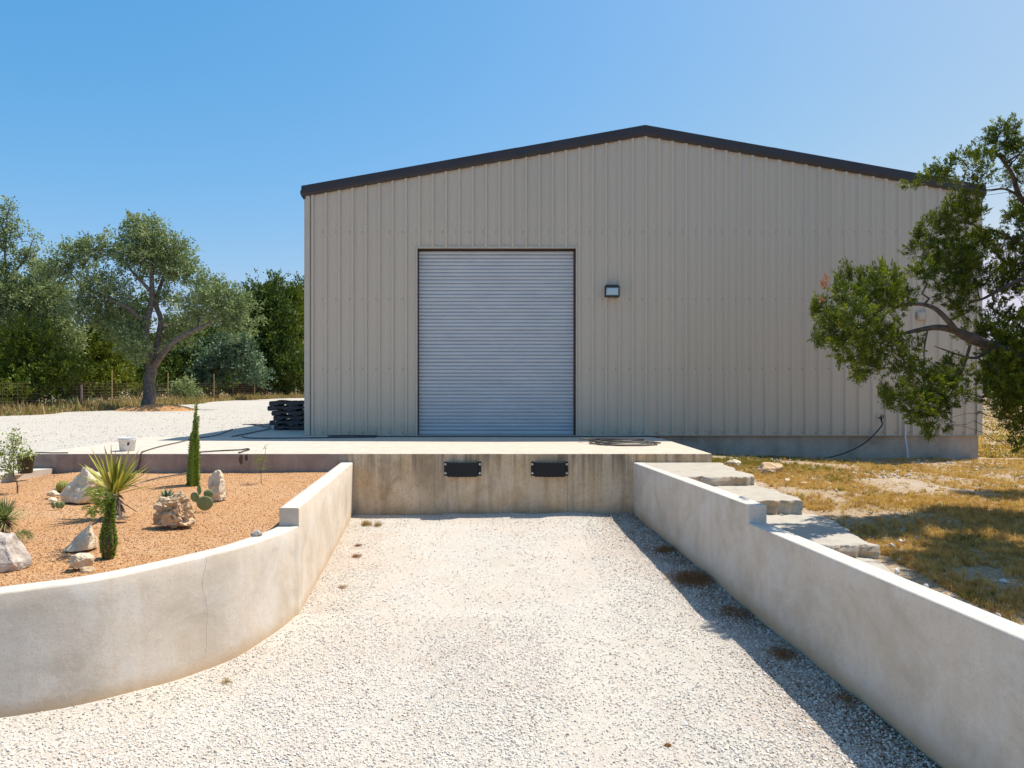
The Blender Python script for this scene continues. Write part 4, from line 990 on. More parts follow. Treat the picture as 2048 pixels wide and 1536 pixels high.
# second oak at the far left
Y2 = 33.5
build_tree('oak_tree', 'bushy grey green live oak behind the bright juniper at far left', 'oak tree', (P(20, 815, Y2+4)[0], Y2+4, 1.0),
    ([P(20, 822, Y2+4), P(25, 740, Y2+4), P(40, 680, Y2+4)], [.3, .25, .22]),
    [([P(40, 680, Y2+4), P(20, 620, Y2+4), P(10, 540, Y2+4), P(14, 440, Y2+4), P(22, 405, Y2+4)], [.2, .15, .07, .03, .01]),
     ([P(35, 660, Y2+4), P(70, 600, Y2+4), P(90, 560, Y2+4)], [.16, .12, .05]),
     ([P(10, 560, Y2+4), P(45, 525, Y2+4), P(68, 475, Y2+4)], [.08, .05, .015])],
    [lobe(45, 590, 75, 40, Y2+4), lobe(95, 600, 60, 45, Y2+4), lobe(35, 650, 80, 45, Y2+4), lobe(110, 655, 50, 45, Y2+4), lobe(-40, 600, 70, 60, Y2+4), lobe(130, 690, 40, 35, Y2+4),
     lobe(14, 430, 14, 12, Y2+4), lobe(0, 480, 20, 12, Y2+4), lobe(34, 455, 14, 6, Y2+4), lobe(48, 520, 16, 10, Y2+4), lobe(8, 545, 24, 14, Y2+4), lobe(12, 500, 18, 12, Y2+4), lobe(4, 455, 13, 14, Y2+4), lobe(16, 410, 7, 10, Y2+4), lobe(62, 510, 6, 17, Y2+4), lobe(38, 475, 10, 5, Y2+4), lobe(68, 480, 5, 8, Y2+4), lobe(80, 545, 26, 14, Y2+4), lobe(-25, 480, 20, 20, Y2+4)],
    M['oak'], M['bark'], 2900, 18, .42, .13, .072, 102, 'live oaks left of the warehouse', .35, .2, .42, .9, 140, .028)

# junipers beyond the fence
def junip(px, ytop, ybase_y, wpx, Y, seed, label, mat='juniper_far', n=900, skirt=True, parts=6):
    rg = np.random.default_rng(seed); zb = 1.0; xb = (px-1024)/F_PX*Y; s_ = F_PX/Y
    ztp = CAMZ-(ytop-768)/s_; w = wpx/s_; H = ztp-zb; lob = []
    for k in range(parts*2):
        t = (k+.5)/(parts*2); wr = w*(.50-.34*t**1.6)*rg.uniform(.8, 1.1); an = rg.uniform(0, 2*math.pi); of = w*.28*(1-t*.75)
        lob.append((np.array([xb+math.cos(an)*of, Y+math.sin(an)*of, zb+H*(.10+.80*t)]), np.array([wr*.8, wr*.8, H*.13*rg.uniform(.9, 1.4)])))
    return build_tree('juniper_tree', label, 'juniper tree', (xb, Y, zb), ([(xb, Y, zb-.1), (xb+.1, Y, zb+H*.3), (xb, Y, zb+H*.75)], [.2, .15, .06]), [], lob,
                      M[mat], M['bark'], n, 18, Y*.011, Y*.0042, Y*.0019, seed, 'junipers behind the wire fence', .62, .35, .32, .45, 0, .02, connect=False)
junip(62, 640, 0, 195, 32.8, 201, 'bright olive juniper bush at far left in front of the grey oak', 'juniper', 1700)
junip(208, 610, 0, 130, 44, 202, 'green juniper seen between the two oaks left of the trunk', 'juniper', 1300)
junip(140, 690, 0, 120, 48, 203, 'dark low juniper just left of the gap beside the oak', 'juniper_far', 900)
junip(268, 590, 0, 120, 52, 204, 'dark green juniper directly behind the oak trunk', 'juniper_far', 1000)
junip(345, 640, 0, 130, 56, 205, 'short dark juniper right behind the oak limb fork', 'juniper_far', 1000)
junip(415, 640, 0, 120, 60, 206, 'shadowy juniper behind the blue green shrub', 'juniper_far', 900)
junip(500, 572, 0, 120, 66, 207, 'tall juniper left of the pair beside the warehouse', 'juniper_far', 1300)
junip(556, 556, 0, 110, 66, 208, 'tallest deep green juniper near the warehouse corner', 'juniper_far', 1500)
junip(604, 566, 0, 100, 72, 209, 'juniper half hidden by the warehouse edge', 'juniper_far', 1300)
junip(470, 592, 0, 110, 70, 212, 'dense dark juniper above the blue green shrub', 'juniper_far', 1300)
junip(530, 566, 0, 110, 74, 213, 'dark juniper in the gap between the two tallest near the warehouse', 'juniper_far', 1300)
junip(582, 562, 0, 90, 68, 214, 'narrow bright juniper right next to the warehouse edge', 'juniper', 1300)
junip(-60, 600, 0, 160, 42, 210, 'dark juniper past the left picture edge', 'juniper_far', 700)
junip(660, 600, 0, 120, 76, 211, 'juniper mostly hidden behind the warehouse left wall', 'juniper_far', 500)
# blue green shrub under the oak limb
build_tree('shrub', 'loose blue green shrub behind the fence, right of the oak', 'shrub', (P(465, 790, 55)[0], 55, 1.0),
    ([P(465, 800, 55), P(465, 760, 55), P(465, 735, 55)], [.1, .08, .05]), [],
    [lobe(455, 715, 55, 32, 55), lobe(495, 735, 30, 30, 55), lobe(420, 745, 40, 28, 55), lobe(480, 690, 34, 18, 55), lobe(385, 715, 34, 30, 56), lobe(520, 755, 14, 18, 54)], M['bluegreen'], M['bark'], 1000, 16, .6, .2, .12, 220, None, .4, .3, .35, .8, 40, .02)
build_tree('shrub', 'small ragged olive shrub in the verge right of the oak trunk', 'shrub', (P(370, 800, 44)[0], 44, 1.0),
    ([P(370, 805, 44), P(372, 785, 44), P(374, 770, 44)], [.03, .02, .01]), [], [lobe(372, 775, 18, 16, 44), lobe(355, 788, 14, 10, 44), lobe(388, 790, 12, 8, 44)], M['oak'], M['bark'], 130, 14, .35, .13, .06, 221, None, .5, .3, .35, .8, 20, .012)
# distant wood that closes the horizon
rng = np.random.default_rng(77); mb = MB(); n_ = 9000
X = rng.uniform(-260, 300, n_); Yw = 118+rng.random(n_)*22+.02*np.abs(X); Hh = 5.5+3*vnoise(X, X*0, 9, 3)
z_ = .8+rng.random(n_)**.7*Hh
pts = np.stack([X, Yw, z_], 1); sprays(mb, pts, unit(np.stack([rng.normal(0, .3, n_), -.3+rng.normal(0, .2, n_), np.ones(n_)], 1)), 1.8, 9, .9, .5, rng, .4, .6)
tag(mb.build('far_woodland', M['juniper_far']), 'low dark belt of woodland on the horizon', kind='stuff')
# trees beyond the right corner
for k, (px, yt, w, Yk, lb) in enumerate([(2010, 690, 130, 62, 'low dark juniper beyond the right corner of the warehouse'), (2130, 660, 170, 58, 'juniper past the right picture edge'), (1930, 700, 110, 78, 'juniper mostly hidden behind the warehouse right end')]):
    o = junip(px, yt, 0, w, Yk, 240+k, lb, 'juniper_far', 800); o['group'] = 'distant junipers to the right'

# spiky green agaves in the verge
def rosette(mb, c, n, L, W, rng, up0=.15, up1=1.2, droop=0.0, thick=0.0, segs=4, rnd=None):
    for k in range(n):
        az = k*2.39996+rng.uniform(-.2, .2); el = up0+(up1-up0)*((k+.5)/n)**.8; Lk = L*rng.uniform(.85, 1.08)
        d = np.array([math.cos(az)*math.cos(el), math.sin(az)*math.cos(el), math.sin(el)]); s_ = np.array([-math.sin(az), math.cos(az), 0])
        nn_ = np.cross(s_, d); tt = np.linspace(0, 1, segs+1); V = []; r = rng.random() if rnd is None else rnd
        for t in tt:
            w_ = W*.5*(1-t)**.6*(1 if t > .05 else .8)*(1+.6*math.sin(min(1, t*2.5)*math.pi)*.3)
            p = c+d*Lk*t+np.array([0, 0, -droop*Lk*t*t])
            V += [p-s_*w_, p+nn_*(-w_*.35-thick*(1-t)), p+s_*w_]
        Fa = []
        for i in range(segs): Fa += [(3*i, 3*i+1, 3*i+4, 3*i+3), (3*i+1, 3*i+2, 3*i+5, 3*i+4)]
        if thick: Fa += [(3*i+2, 3*i, 3*i+3, 3*i+5) for i in range(segs)]
        mb.add(V, Fa, r)
for k, (px, py, s_, lb) in enumerate([(152, 818, .75, 'spiky green agave beside the wooden fence post'), (95, 815, .6, 'spiky green agave left of the wooden post in the grass'), (186, 810, .55, 'pale spiky agave right of the wooden post')]):
    g = G(px, py, 1.02); mb = MB(); rosette(mb, g, 34, s_, .09, np.random.default_rng(300+k), .1, 1.3)
    tag(mb.build('agave_plant', M['agave'], loc=tuple(g)), lb, 'agave', 'agaves in the verge')

# fence
fposts = [G(224, 814, 1.02), G(336, 805, 1.02), G(428, 801.5, 1.02), G(509, 797, 1.02), G(576, 794.5, 1.02)]
fence = thing('wire_fence', 'rusty woven wire stock fence on steel posts along the wood', 'fence', tuple(fposts[0]))
wp = G(160, 818, 1.02); line = [np.array([-21.3, 22, 1.0]), np.array([-21.3, 29, 1.0]), wp]+fposts+[np.array([-17.5, 71, 1.05]), np.array([-8, 73, 1.05]), np.array([4, 73, 1.05])]
for k, p in enumerate(line):
    if k == 2: continue
    mb = MB(); x, y, z = p; mb.box(x-.03, x+.03, y-.015, y+.015, z-.2, z+1.98); mb.box(x-.012, x+.012, y-.05, y-.0155, z-.2, z+1.98)
    mb.build('fence_post', M['post'], fence)
x, y, z = wp; mb = MB(); mb.tube([(x, y, z-.2), (x+.01, y, z+.6), (x, y, z+1.2)], [.12, .115, .11], 10)
tag(mb.build('wooden_post', M['bark'], fence), 'thick grey wooden post')
mb = MB()
for a, b in zip(line[:-1], line[1:]):
    a = np.array(a); b = np.array(b); L = np.linalg.norm(b-a); u = (b-a)/L; nrm_ = np.array([-u[1], u[0], 0])*.006
    for hz in (.12, .25, .38, .51, .66, .81, .96, 1.12, 1.28):
        r_ = .003; w_ = np.array([0, 0, r_]); p0 = a+[0, -.02, hz]; p1 = b+[0, -.02, hz]; mb.add([p0-w_, p1-w_, p1+w_, p0+w_, p0-w_+nrm_, p1-w_+nrm_, p1+w_+nrm_, p0+w_+nrm_], [(0, 1, 2, 3), (7, 6, 5, 4), (3, 2, 6, 7), (0, 4, 5, 1)])
    for t in np.arange(.15, L, .30):
        p = a+u*t; w_ = u*.0025; q = np.array([0, 0, 1.17]); p = p+[0, -.02, .12]; mb.add([p-w_, p+w_, p+w_+q, p-w_+q, p-w_+nrm_, p+w_+nrm_, p+w_+q+nrm_, p-w_+q+nrm_], [(0, 1, 2, 3), (7, 6, 5, 4), (0, 3, 7, 4), (1, 5, 6, 2)])
mb.build('wire_mesh', M['wire'], fence)

# ------------------------------------------------------------------ juniper at the right
YJ = 9.1
L_ = lobe
YK = YJ
lobes = [L_(1705, 640, 52, 40, YJ-.3), L_(1755, 600, 52, 36, YJ), L_(1700, 590, 34, 26, YJ), L_(1770, 560, 22, 24, YJ), L_(1705, 695, 50, 38, YJ-.3), L_(1765, 680, 46, 34, YJ), L_(1735, 735, 40, 18, YJ), L_(1665, 660, 30, 30, YJ-.2), L_(1800, 600, 26, 28, YJ+.2),
         L_(1850, 765, 46, 34, YJ+.1), L_(1838, 812, 40, 28, YJ-.1), L_(1800, 790, 20, 14, YJ-.2), L_(1850, 842, 28, 18, YJ), L_(1905, 745, 40, 30, YJ+.3), L_(1910, 790, 26, 34, YJ), L_(1880, 820, 22, 20, YJ), L_(1902, 853, 11, 10, YJ), L_(1810, 735, 30, 22, YJ), L_(1825, 690, 24, 14, YJ+.3),
         L_(1868, 465, 38, 32, YJ+.5), L_(1920, 430, 44, 34, YJ+.4), L_(1900, 520, 50, 36, YJ+.3), L_(1955, 490, 36, 34, YJ+.5), L_(1850, 545, 32, 20, YJ), L_(1905, 580, 44, 30, YJ+.2), L_(1950, 555, 32, 34, YJ+.3), L_(1925, 620, 32, 18, YJ+.4), L_(1840, 500, 22, 16, YJ+.5),
         L_(2000, 285, 36, 26, YJ+.4), L_(2010, 262, 22, 16, YJ+.4), L_(2040, 310, 30, 28, YJ+.4), L_(1965, 320, 28, 16, YJ+.2), L_(1925, 320, 24, 14, YJ), L_(1885, 335, 22, 13, YJ), L_(1870, 355, 22, 14, YJ), L_(1822, 370, 13, 11, YJ), L_(1935, 375, 38, 17, YJ+.3), L_(1975, 345, 20, 12, YJ), L_(2035, 355, 20, 20, YJ+.6),
         L_(2035, 440, 26, 30, YJ+.8), L_(2010, 500, 24, 34, YJ+.6), L_(2045, 560, 34, 36, YJ+.6), L_(2000, 590, 22, 22, YJ+.7), L_(2060, 500, 30, 36, YJ+.9),
         L_(1990, 635, 34, 22, YJ+.5), L_(2040, 400, 22, 14, YJ+1.0), L_(2020, 545, 30, 20, YJ+1.0),
         L_(1985, 680, 36, 32, YJ+.2), L_(2025, 700, 46, 46, YJ), L_(1995, 745, 40, 44, YJ-.1), L_(2040, 790, 48, 44, YJ-.2), L_(2000, 805, 32, 22, YJ-.1), L_(2020, 835, 28, 18, YJ), L_(2045, 860, 26, 16, YJ-.1), L_(1955, 665, 26, 20, YJ+.2), L_(2045, 650, 30, 30, YJ+.3), L_(2045, 895, 14, 12, YJ-.3),
         L_(2130, 640, 80, 70, 7.6), L_(2230, 500, 90, 80, 7.8), L_(2300, 640, 100, 80, 7.4), L_(2380, 480, 100, 80, 8.4), L_(2170, 820, 60, 50, 7.6), L_(2480, 600, 120, 100, 8.0), L_(2110, 480, 50, 60, 11.8), L_(2170, 380, 70, 60, 12.0), L_(2210, 560, 80, 70, 11.6), L_(2120, 620, 50, 50, 11.4), L_(2380, 760, 110, 80, 7.2), L_(2125, 310, 50, 50, 8.8), L_(2160, 410, 60, 50, 8.8), L_(2200, 250, 70, 60, 8.8), L_(2140, 95, 55, 50, 8.6), L_(2190, 175, 60, 50, 8.5), L_(2270, 60, 90, 60, 8.2), L_(2400, 40, 110, 70, 7.4), L_(2160, 215, 55, 60, 7.8), L_(2200, 110, 70, 60, 7.8), L_(2160, 320, 55, 50, 8.0), L_(2260, 230, 80, 70, 7.5), L_(2230, 350, 80, 60, 7.1), L_(2340, 130, 90, 80, 7.0), L_(2130, 430, 45, 40, 7.6), L_(2360, 330, 90, 80, 6.8), L_(2450, 220, 90, 90, 6.6), L_(2560, 420, 120, 90, 8.2),
         L_(2110, 330, 50, 50, YJ+.6), L_(2120, 430, 60, 60, YJ+.9), L_(2130, 540, 70, 60, YJ+.8), L_(2120, 660, 70, 70, YJ+.1), L_(2120, 780, 70, 80, YJ-.2), L_(2210, 400, 80, 80, YJ+.8), L_(2230, 560, 90, 90, YJ), L_(2220, 720, 90, 80, YJ-.4), L_(2330, 560, 90, 100, YJ), L_(2150, 860, 60, 30, YJ-.4), L_(2180, 640, 60, 60, YJ-1.6), L_(2260, 680, 70, 70, YJ-2.0)]
lobes = [(c_, r_*.88) for c_, r_ in lobes]
for q_ in range(19):      # the low left limb reaches toward the viewer
    c_, r_ = lobes[q_]; k_ = (c_[1]-.55)/c_[1]; lobes[q_] = (np.array([c_[0]*k_, c_[1]*k_, CAMZ+(c_[2]-CAMZ)*k_]), r_*k_)
tb = P(2235, 1000, YJ); tb[2] = .48
limbs = [([P(2225, 790, YJ), P(2120, 760, YJ), P(2040, 715, YJ), P(1980, 690, YJ), P(1930, 668, YJ), P(1880, 655, YJ), P(1830, 662, YJ), P(1780, 675, YJ)], [.11, .09, .075, .06, .05, .04, .028, .012]),
         ([P(2000, 700, YJ), P(1925, 672, YJ), P(1895, 640, YJ-.1), P(1870, 617, YJ-.1), P(1840, 608, YJ-.1), P(1800, 612, YJ-.1), P(1765, 630, YJ)], [.055, .045, .035, .028, .024, .018, .008]),
         ([P(2225, 660, YJ+.2), P(2140, 520, YJ+.5), P(2075, 425, YJ+.6), P(2040, 395, YJ+.6), P(2025, 350, YJ+.5), P(2005, 320, YJ+.4), P(1990, 300, YJ+.4), P(2000, 262, YJ+.4)], [.10, .07, .05, .036, .026, .018, .013, .006]),
         ([P(2040, 393, YJ+.6), P(2010, 378, YJ+.5), P(1975, 380, YJ+.4), P(1945, 372, YJ+.3)], [.02, .014, .01, .005]),
         ([P(2150, 620, YJ+.2), P(2060, 560, YJ+.4), P(2010, 575, YJ+.4), P(1960, 600, YJ+.3), P(1930, 600, YJ+.3)], [.05, .035, .024, .016, .008]),
         ([P(2130, 540, YJ+.5), P(2010, 470, YJ+.5), P(1965, 458, YJ+.4), P(1930, 440, YJ+.4)], [.04, .02, .014, .008]),
         ([P(1985, 695, YJ), P(1955, 715, YJ), P(1925, 712, YJ), P(1890, 700, YJ), P(1868, 692, YJ)], [.022, .018, .014, .01, .004]),
         ([P(1940, 690, YJ), P(1925, 740, YJ), P(1900, 790, YJ), P(1870, 830, YJ)], [.02, .015, .01, .005]),
         ([P(1855, 660, YJ), P(1848, 700, YJ), P(1850, 730, YJ)], [.012, .009, .005]), ([P(1905, 790, YJ), P(1902, 850, YJ)], [.004, .003])]
def jextra(cr, rng):
    spikes = [(1700, 548), (1722, 556), (1768, 545), (1680, 570), (1640, 618), (1628, 622), (1795, 560), (1745, 560), (1650, 640), (1636, 680), (1720, 752), (1770, 790), (1778, 805), (1858, 868)]
    for px, py in spikes:
        p = P(px, py, YJ)+rng.normal(0, .03, (14, 3)); d = unit(np.array([rng.normal(0, .15), 0, 1.0]))[None].repeat(14, 0)
        sprays(cr, p-d*.08, unit(d+rng.normal(0, .12, (14, 3))), .20, 50, .040, .009, rng, .11, .28)
jt = build_tree('juniper_tree', 'ragged juniper overhanging the grass at the right, in front of the warehouse', 'juniper tree', tuple(tb),
    ([(tb[0], tb[1], .3), (tb[0]+.05, tb[1], 1.4), P(2225, 790, YJ), P(2225, 660, YJ+.2), P(2215, 520, YJ+.4), P(2200, 400, YJ+.5)], [.19, .16, .14, .12, .09, .04]),
    limbs, lobes, M['juniper_near'], M['bark_pale'], 17000, 56, .115, .030, .0115, 111, None, .45, .40, .19, .38, 420, .006, jextra, near=.95)
dm = MB(); rng = np.random.default_rng(9); p = P(1655, 572, YJ-.1)+rng.normal(0, .035, (12, 3)); sprays(dm, p, unit(np.array([-.5, 0, .8])+rng.normal(0, .3, (12, 3))), .09, 20, .03, .009, rng, .15, .4)
tag(dm.build('dead_sprig', M['dead'], jt), 'orange brown dead sprig'); dm = MB()
p = P(1652, 596, YJ-.1)+rng.normal(0, .02, (5, 3)); sprays(dm, p, unit(np.array([-.8, 0, .3])+rng.normal(0, .3, (5, 3))), .07, 18, .028, .009, rng, .15, .4)
tag(dm.build('dead_sprig', M['dead'], jt), 'orange brown dead sprig')

# ------------------------------------------------------------------ plants in the bed
# yucca
g = G(233, 1031, .685); Y_ = g[1]; yu = thing('yucca', 'tall yucca with stiff yellow green blades on a short dark trunk', 'yucca', tuple(g))
top = P(228, 988, Y_); mb = MB(); mb.tube([g-[0, 0, .05], (g+top)/2+[.0, 0, 0], top], [.065, .055, .05], 10)
rng = np.random.default_rng(3)
for k in range(90):
    t = rng.random(); p = g*(1-t)+top*t; az = rng.random()*6.28; d = np.array([math.cos(az), math.sin(az), -1.2]); d /= np.linalg.norm(d)
    leaves(mb, (p+[0, 0, .02]+d*[.05, .05, 0])[None], d[None], .12, .03, np.array([.4]), rng)
mb.build('trunk', M['bark'], yu)
def yblade(mb, c, tip, W, sag, r, segs=6):
    c = np.array(c); tip = np.array(tip); d = tip-c; L = np.linalg.norm(d); d = d/L; s_ = np.cross(d, [0, 0, 1.]); 
    if np.linalg.norm(s_) < .05: s_ = np.array([1., 0, 0])
    s_ = unit(s_+np.array([.25, 0, 0])); nn_ = np.cross(s_, d); V = []
    for t in np.linspace(0, 1, segs+1):
        w_ = W*.5*(.75+.6*math.sin(min(t*2.2, 1.57)))*(1-t**2.2)**.8 if t < 1 else 0
        p = c+d*L*t+np.array([0, 0, sag*L*(math.sin(math.pi*t)*.5)]); V += [p-s_*w_, p-nn_*w_*.35, p+s_*w_]
    Fa = []
    for i in range(segs): Fa += [(3*i, 3*i+1, 3*i+4, 3*i+3), (3*i+1, 3*i+2, 3*i+5, 3*i+4)]
    mb.add(V, Fa, r)
mb = MB(); tips = [(181, 893), (208, 890), (222, 886), (239, 905), (248, 884), (258, 905), (283, 892), (268, 930), (304, 920), (311, 934), (154, 925), (168, 928), (187, 920), (196, 905), (232, 893), (290, 981), (276, 945), (196, 940), (165, 950), (215, 915), (250, 915), (262, 890), (228, 920), (300, 950), (175, 905)]
for k, (a, b_) in enumerate(tips): yblade(mb, top+[rng.uniform(-.03, .03), rng.uniform(-.03, .03), rng.uniform(0, .03)], P(a, b_, Y_+rng.uniform(-.22, .22)), .038, .04 if k != 15 else .3, rng.random())
for k in range(34):
    az = rng.random()*6.28; el = rng.uniform(.15, 1.35); L = rng.uniform(.36, .56); tip = top+L*np.array([math.cos(az)*math.cos(el), math.sin(az)*math.cos(el), math.sin(el)]); yblade(mb, top+rng.uniform(-.03, .03, 3), tip, .036, .05, rng.random())
mb.build('leaf_crown', M['yucca'], yu)
mb = MB(); mb.tube([P(239, 1003, Y_), P(256, 1012, Y_-.05), P(274, 1024, Y_-.1)], [.008, .007, .004], 5); mb.tube([P(205, 1033, Y_-.15), P(196, 1044, Y_-.2), P(187, 1054, Y_-.25)], [.008, .007, .004], 5)
mb.build('dead_leaf', M['deadwood'], yu)
# leafy stems: bottle plant and fountain column
def leafy_stem(mb, lf, pts, rads, rng, nl, ll, lw):
    pts = crom(pts, 4); r_ = np.interp(np.linspace(0, 1, len(pts)), np.linspace(0, 1, len(rads)), rads); mb.tube(pts, r_, 9)
    t = rng.random(nl)*(len(pts)-1.001); i = t.astype(int); f = (t-i)[:, None]; c = pts[i]*(1-f)+pts[i+1]*f; rr = r_[i]*(1-f[:, 0])+r_[i+1]*f[:, 0]
    az = np.round(rng.random(nl)*9)/9*6.283+rng.normal(0, .12, nl); o_ = np.stack([np.cos(az), np.sin(az), np.zeros(nl)], 1)
    D_ = unit(o_+np.array([0, 0, .5])+rng.normal(0, .35, (nl, 3))); leaves(lf, c+o_*rr[:, None]*.95, D_, ll*(.7+.6*rng.random(nl)), lw, rng.random(nl), rng)
g = G(217, 1111, .685); Y_ = g[1]; bt = thing('bottle_plant', 'bottle shaped stem covered in tiny green leaves with feathery shoots on top', 'succulent', tuple(g))
st = MB(); lf = MB(); rng = np.random.default_rng(12)
leafy_stem(st, lf, [P(217, 1112, Y_)-[0, 0, .03], P(217, 1090, Y_), P(217, 1068, Y_), P(218, 1045, Y_), P(221, 1020, Y_), P(222, 1000, Y_)], [.036, .062, .056, .034, .026, .020], rng, 2100, .024, .013)
for a, b_ in [((222, 1005), (213, 985)), ((222, 1008), (232, 990)), ((220, 1015), (208, 1000))]:
    leafy_stem(st, lf, [P(*a, Y_), P(*b_, Y_)], [.014, .008], rng, 120, .018, .009)
st.build('stem', M['deadwood'], bt); lf.build('leaves', M['lush'], bt)
fr_ = MB()
def frond(mb, c, tip, rng, W, n=16, sag=.15, ll=.5):
    c = np.array(c); tip = np.array(tip); L = np.linalg.norm(tip-c)
    d = unit(tip-c); s_ = unit(np.cross(d, [0, 0.6, .8])); t = np.repeat(np.linspace(.12, 1, n), 2); sg = np.tile([1, -1], n)
    p = c+(tip-c)*t[:, None]+np.array([0, 0, 1])*(sag*L*np.sin(np.pi*t))[:, None]
    D_ = unit(s_*sg[:, None]+d*.5+rng.normal(0, .15, (2*n, 3))); leaves(mb, p, D_, W*(1.1-t*.6), W*.28, rng.random(2*n), rng)
    q = np.linspace(0, 1, 6)[:, None]; mb.tube(c+(tip-c)*q+np.array([0, 0, 1])*sag*L*np.sin(np.pi*q), .0018, 3, .8)
for k in range(70):
    a = (rng.uniform(185, 222), rng.uniform(975, 1030)); an = rng.uniform(2.2, 4.6) if rng.random() < .7 else rng.uniform(0, 6.28); L = rng.uniform(12, 30)
    Yk = Y_+rng.uniform(.0, .45); frond(fr_, P(a[0], a[1], Yk), P(a[0]+L*math.cos(an), a[1]-L*.5*math.sin(an), Yk+rng.uniform(-.08, .08)), rng, .030, 13)
for k in range(7): fr_.tube(wiggle(P(220, 1015, Y_), P(rng.uniform(178, 215), rng.uniform(985, 1035), Y_+rng.uniform(0, .35)), rng, 5, .05, .08), .0035, 4, .2)
fr_.build('feathery_shoots', M['fern'], bt)
g = G(387, 972, .70); Y_ = g[1]; cb = thing('column_plant', 'tall bundle of upright fluted green stems at the back of the bed', 'succulent', tuple(g))
for k, (bx_, tx, ty, r0) in enumerate([(376, 389, 842, .018), (381, 391, 824, .019), (386, 393.5, 807, .021), (391, 396.5, 833, .019), (396, 395, 852, .018), (400, 396, 876, .017), (373, 384, 866, .017), (384, 388, 880, .02), (393, 393, 890, .02)]):
    s1 = MB(); Yk = Y_+(-.02, -.07, .02, -.06, .03, -.04, .04, -.09, .06)[k]; rng = np.random.default_rng(400+k); lf = MB()
    bx_ = 387.5+(bx_-387.5)*.72; r0 *= .8
    leafy_stem(s1, lf, [P(bx_, 973, Yk)-[0, 0, .03], P(bx_-.5, 950, Yk), P(bx_+(tx-bx_)*.3, 915, Yk), P(bx_+(tx-bx_)*.65, (900+ty)/2, Yk), P(tx, ty, Yk)], [r0*1.3, r0*1.5, r0*1.2, r0*.85, r0*.4], rng, int(620*(972-ty)/140), .024, .013)
    s_o = s1.build('stem', M['lush'], cb, smooth=True); lf.build('leaves', M['lush'], s_o)
s1 = MB(); s1.tube(crom([P(391, 825, Y_), P(389, 812, Y_), P(380, 797, Y_)], 4), [.004]*9, 4); leaves(s1, P(391, 815, Y_)+np.random.default_rng(2).normal(0, .02, (12, 3)), unit(np.random.default_rng(3).normal(size=(12, 3))), .03, .008, np.random.default_rng(4).random(12), np.random.default_rng(5)); s1.build('shoot', M['fern'], cb)
# agave behind the holey rock
g = G(334, 1002, .69); mb = MB(); rosette(mb, g+[0, 0, .01], 26, .165, .06, np.random.default_rng(31), .1, 1.25, .0, .006, 5)
tag(mb.build('agave_plant', M['agave'], loc=tuple(g)), 'small blue green agave rosette just behind the pitted boulder', 'agave')
# prickly pears
def pad(c, w, h_, th, yaw, tilt, roll=0):
    bm = bmesh.new(); bmesh.ops.create_uvsphere(bm, u_segments=20, v_segments=12, radius=1); V = np.array([v.co[:] for v in bm.verts]); F3 = [[v.index for v in f.verts] for f in bm.faces]; bm.free()
    V = V.copy(); V[:, 0] *= (1-.18*(V[:, 2] < 0)*V[:, 2]**2); V = V*[w/2, th/2, h_/2]+[0, 0, h_/2]
    ct, st_ = math.cos(tilt), math.sin(tilt); V = V@np.array([[1, 0, 0], [0, ct, st_], [0, -st_, ct]])
    cr_, sr = math.cos(roll), math.sin(roll); V = V@np.array([[cr_, 0, -sr], [0, 1, 0], [sr, 0, cr_]])
    cy_, sy = math.cos(yaw), math.sin(yaw); V = V@np.array([[cy_, sy, 0], [-sy, cy_, 0], [0, 0, 1]]); V += np.array(c)
    mb = MB()
    q = [f for f in F3 if len(f) == 4]; t3 = [f for f in F3 if len(f) == 3]; mb.add(V, q); mb.F.append(np.array(t3)); mb.M.append(np.zeros(len(t3), int)); return mb
g = G(410, 1018, .69); Y_ = g[1]; pp = thing('prickly_pear', 'prickly pear with one big round pad, left of the upright whitish rock', 'cactus', tuple(g))
pad(g-[0, 0, .02], .20, .185, .035, .15, .05).build('cactus_pad', M['cactus'], pp, smooth=True)
pad(P(393, 1004, Y_+.12), .13, .13, .03, -.2, .05, -.3).build('cactus_pad', M['cactus'], pp, smooth=True)
pad(P(414, 996, Y_+.1), .12, .11, .03, .5, .1, .3).build('cactus_pad', M['cactus'], pp, smooth=True)
pad(P(399, 990, Y_+.05), .055, .13, .022, 0, .0, -.05).build('cactus_pad', M['cactus'], pp, smooth=True)
g = G(115, 1016, .69); Y_ = g[1]; pp = thing('prickly_pear', 'tiny pad cactus in front of the big pale boulder', 'cactus', tuple(g))
for k, (a, w) in enumerate([(108, .06), (116, .055), (122, .065)]): pad(P(a, 1016, Y_+.02*k)-[0, 0, .01], w, .095, .03, .4*k-.3, .1, .15*(k-1)).build('cactus_pad', M['cactus'], pp, smooth=True)
# golden barrel cactus
g = G(122, 984, .69); mb = MB(); K = 44; V = []; rr = .085
for i in range(13):
    ph = math.pi*i/12
    for j in range(K):
        q = 2*math.pi*j/K; r_ = rr*math.sin(ph)*(1+.10*(j % 2)); V.append((g[0]+r_*math.cos(q), g[1]+.05+r_*math.sin(q), g[2]+.07+rr*.95*math.cos(ph)))
mb.add(V, [(i*K+j, i*K+(j+1) % K, (i+1)*K+(j+1) % K, (i+1)*K+j) for i in range(12) for j in range(K)], .2)
rng = np.random.default_rng(8); u = unit(rng.normal(size=(500, 3))); u[:, 2] = np.abs(u[:, 2])*.9; leaves(mb, np.array([g[0], g[1]+.05, g[2]+.07])+u*rr*1.0, unit(u+rng.normal(0, .5, (500, 3))), .018, .003, np.full(500, .9), rng)
tag(mb.build('barrel_cactus', leafmat('golden_cactus', (.14, .16, .03), (.35, .32, .06), (.62, .50, .16), .05), loc=tuple(g)), 'small golden barrel cactus peeking out left of the big boulder', 'cactus')
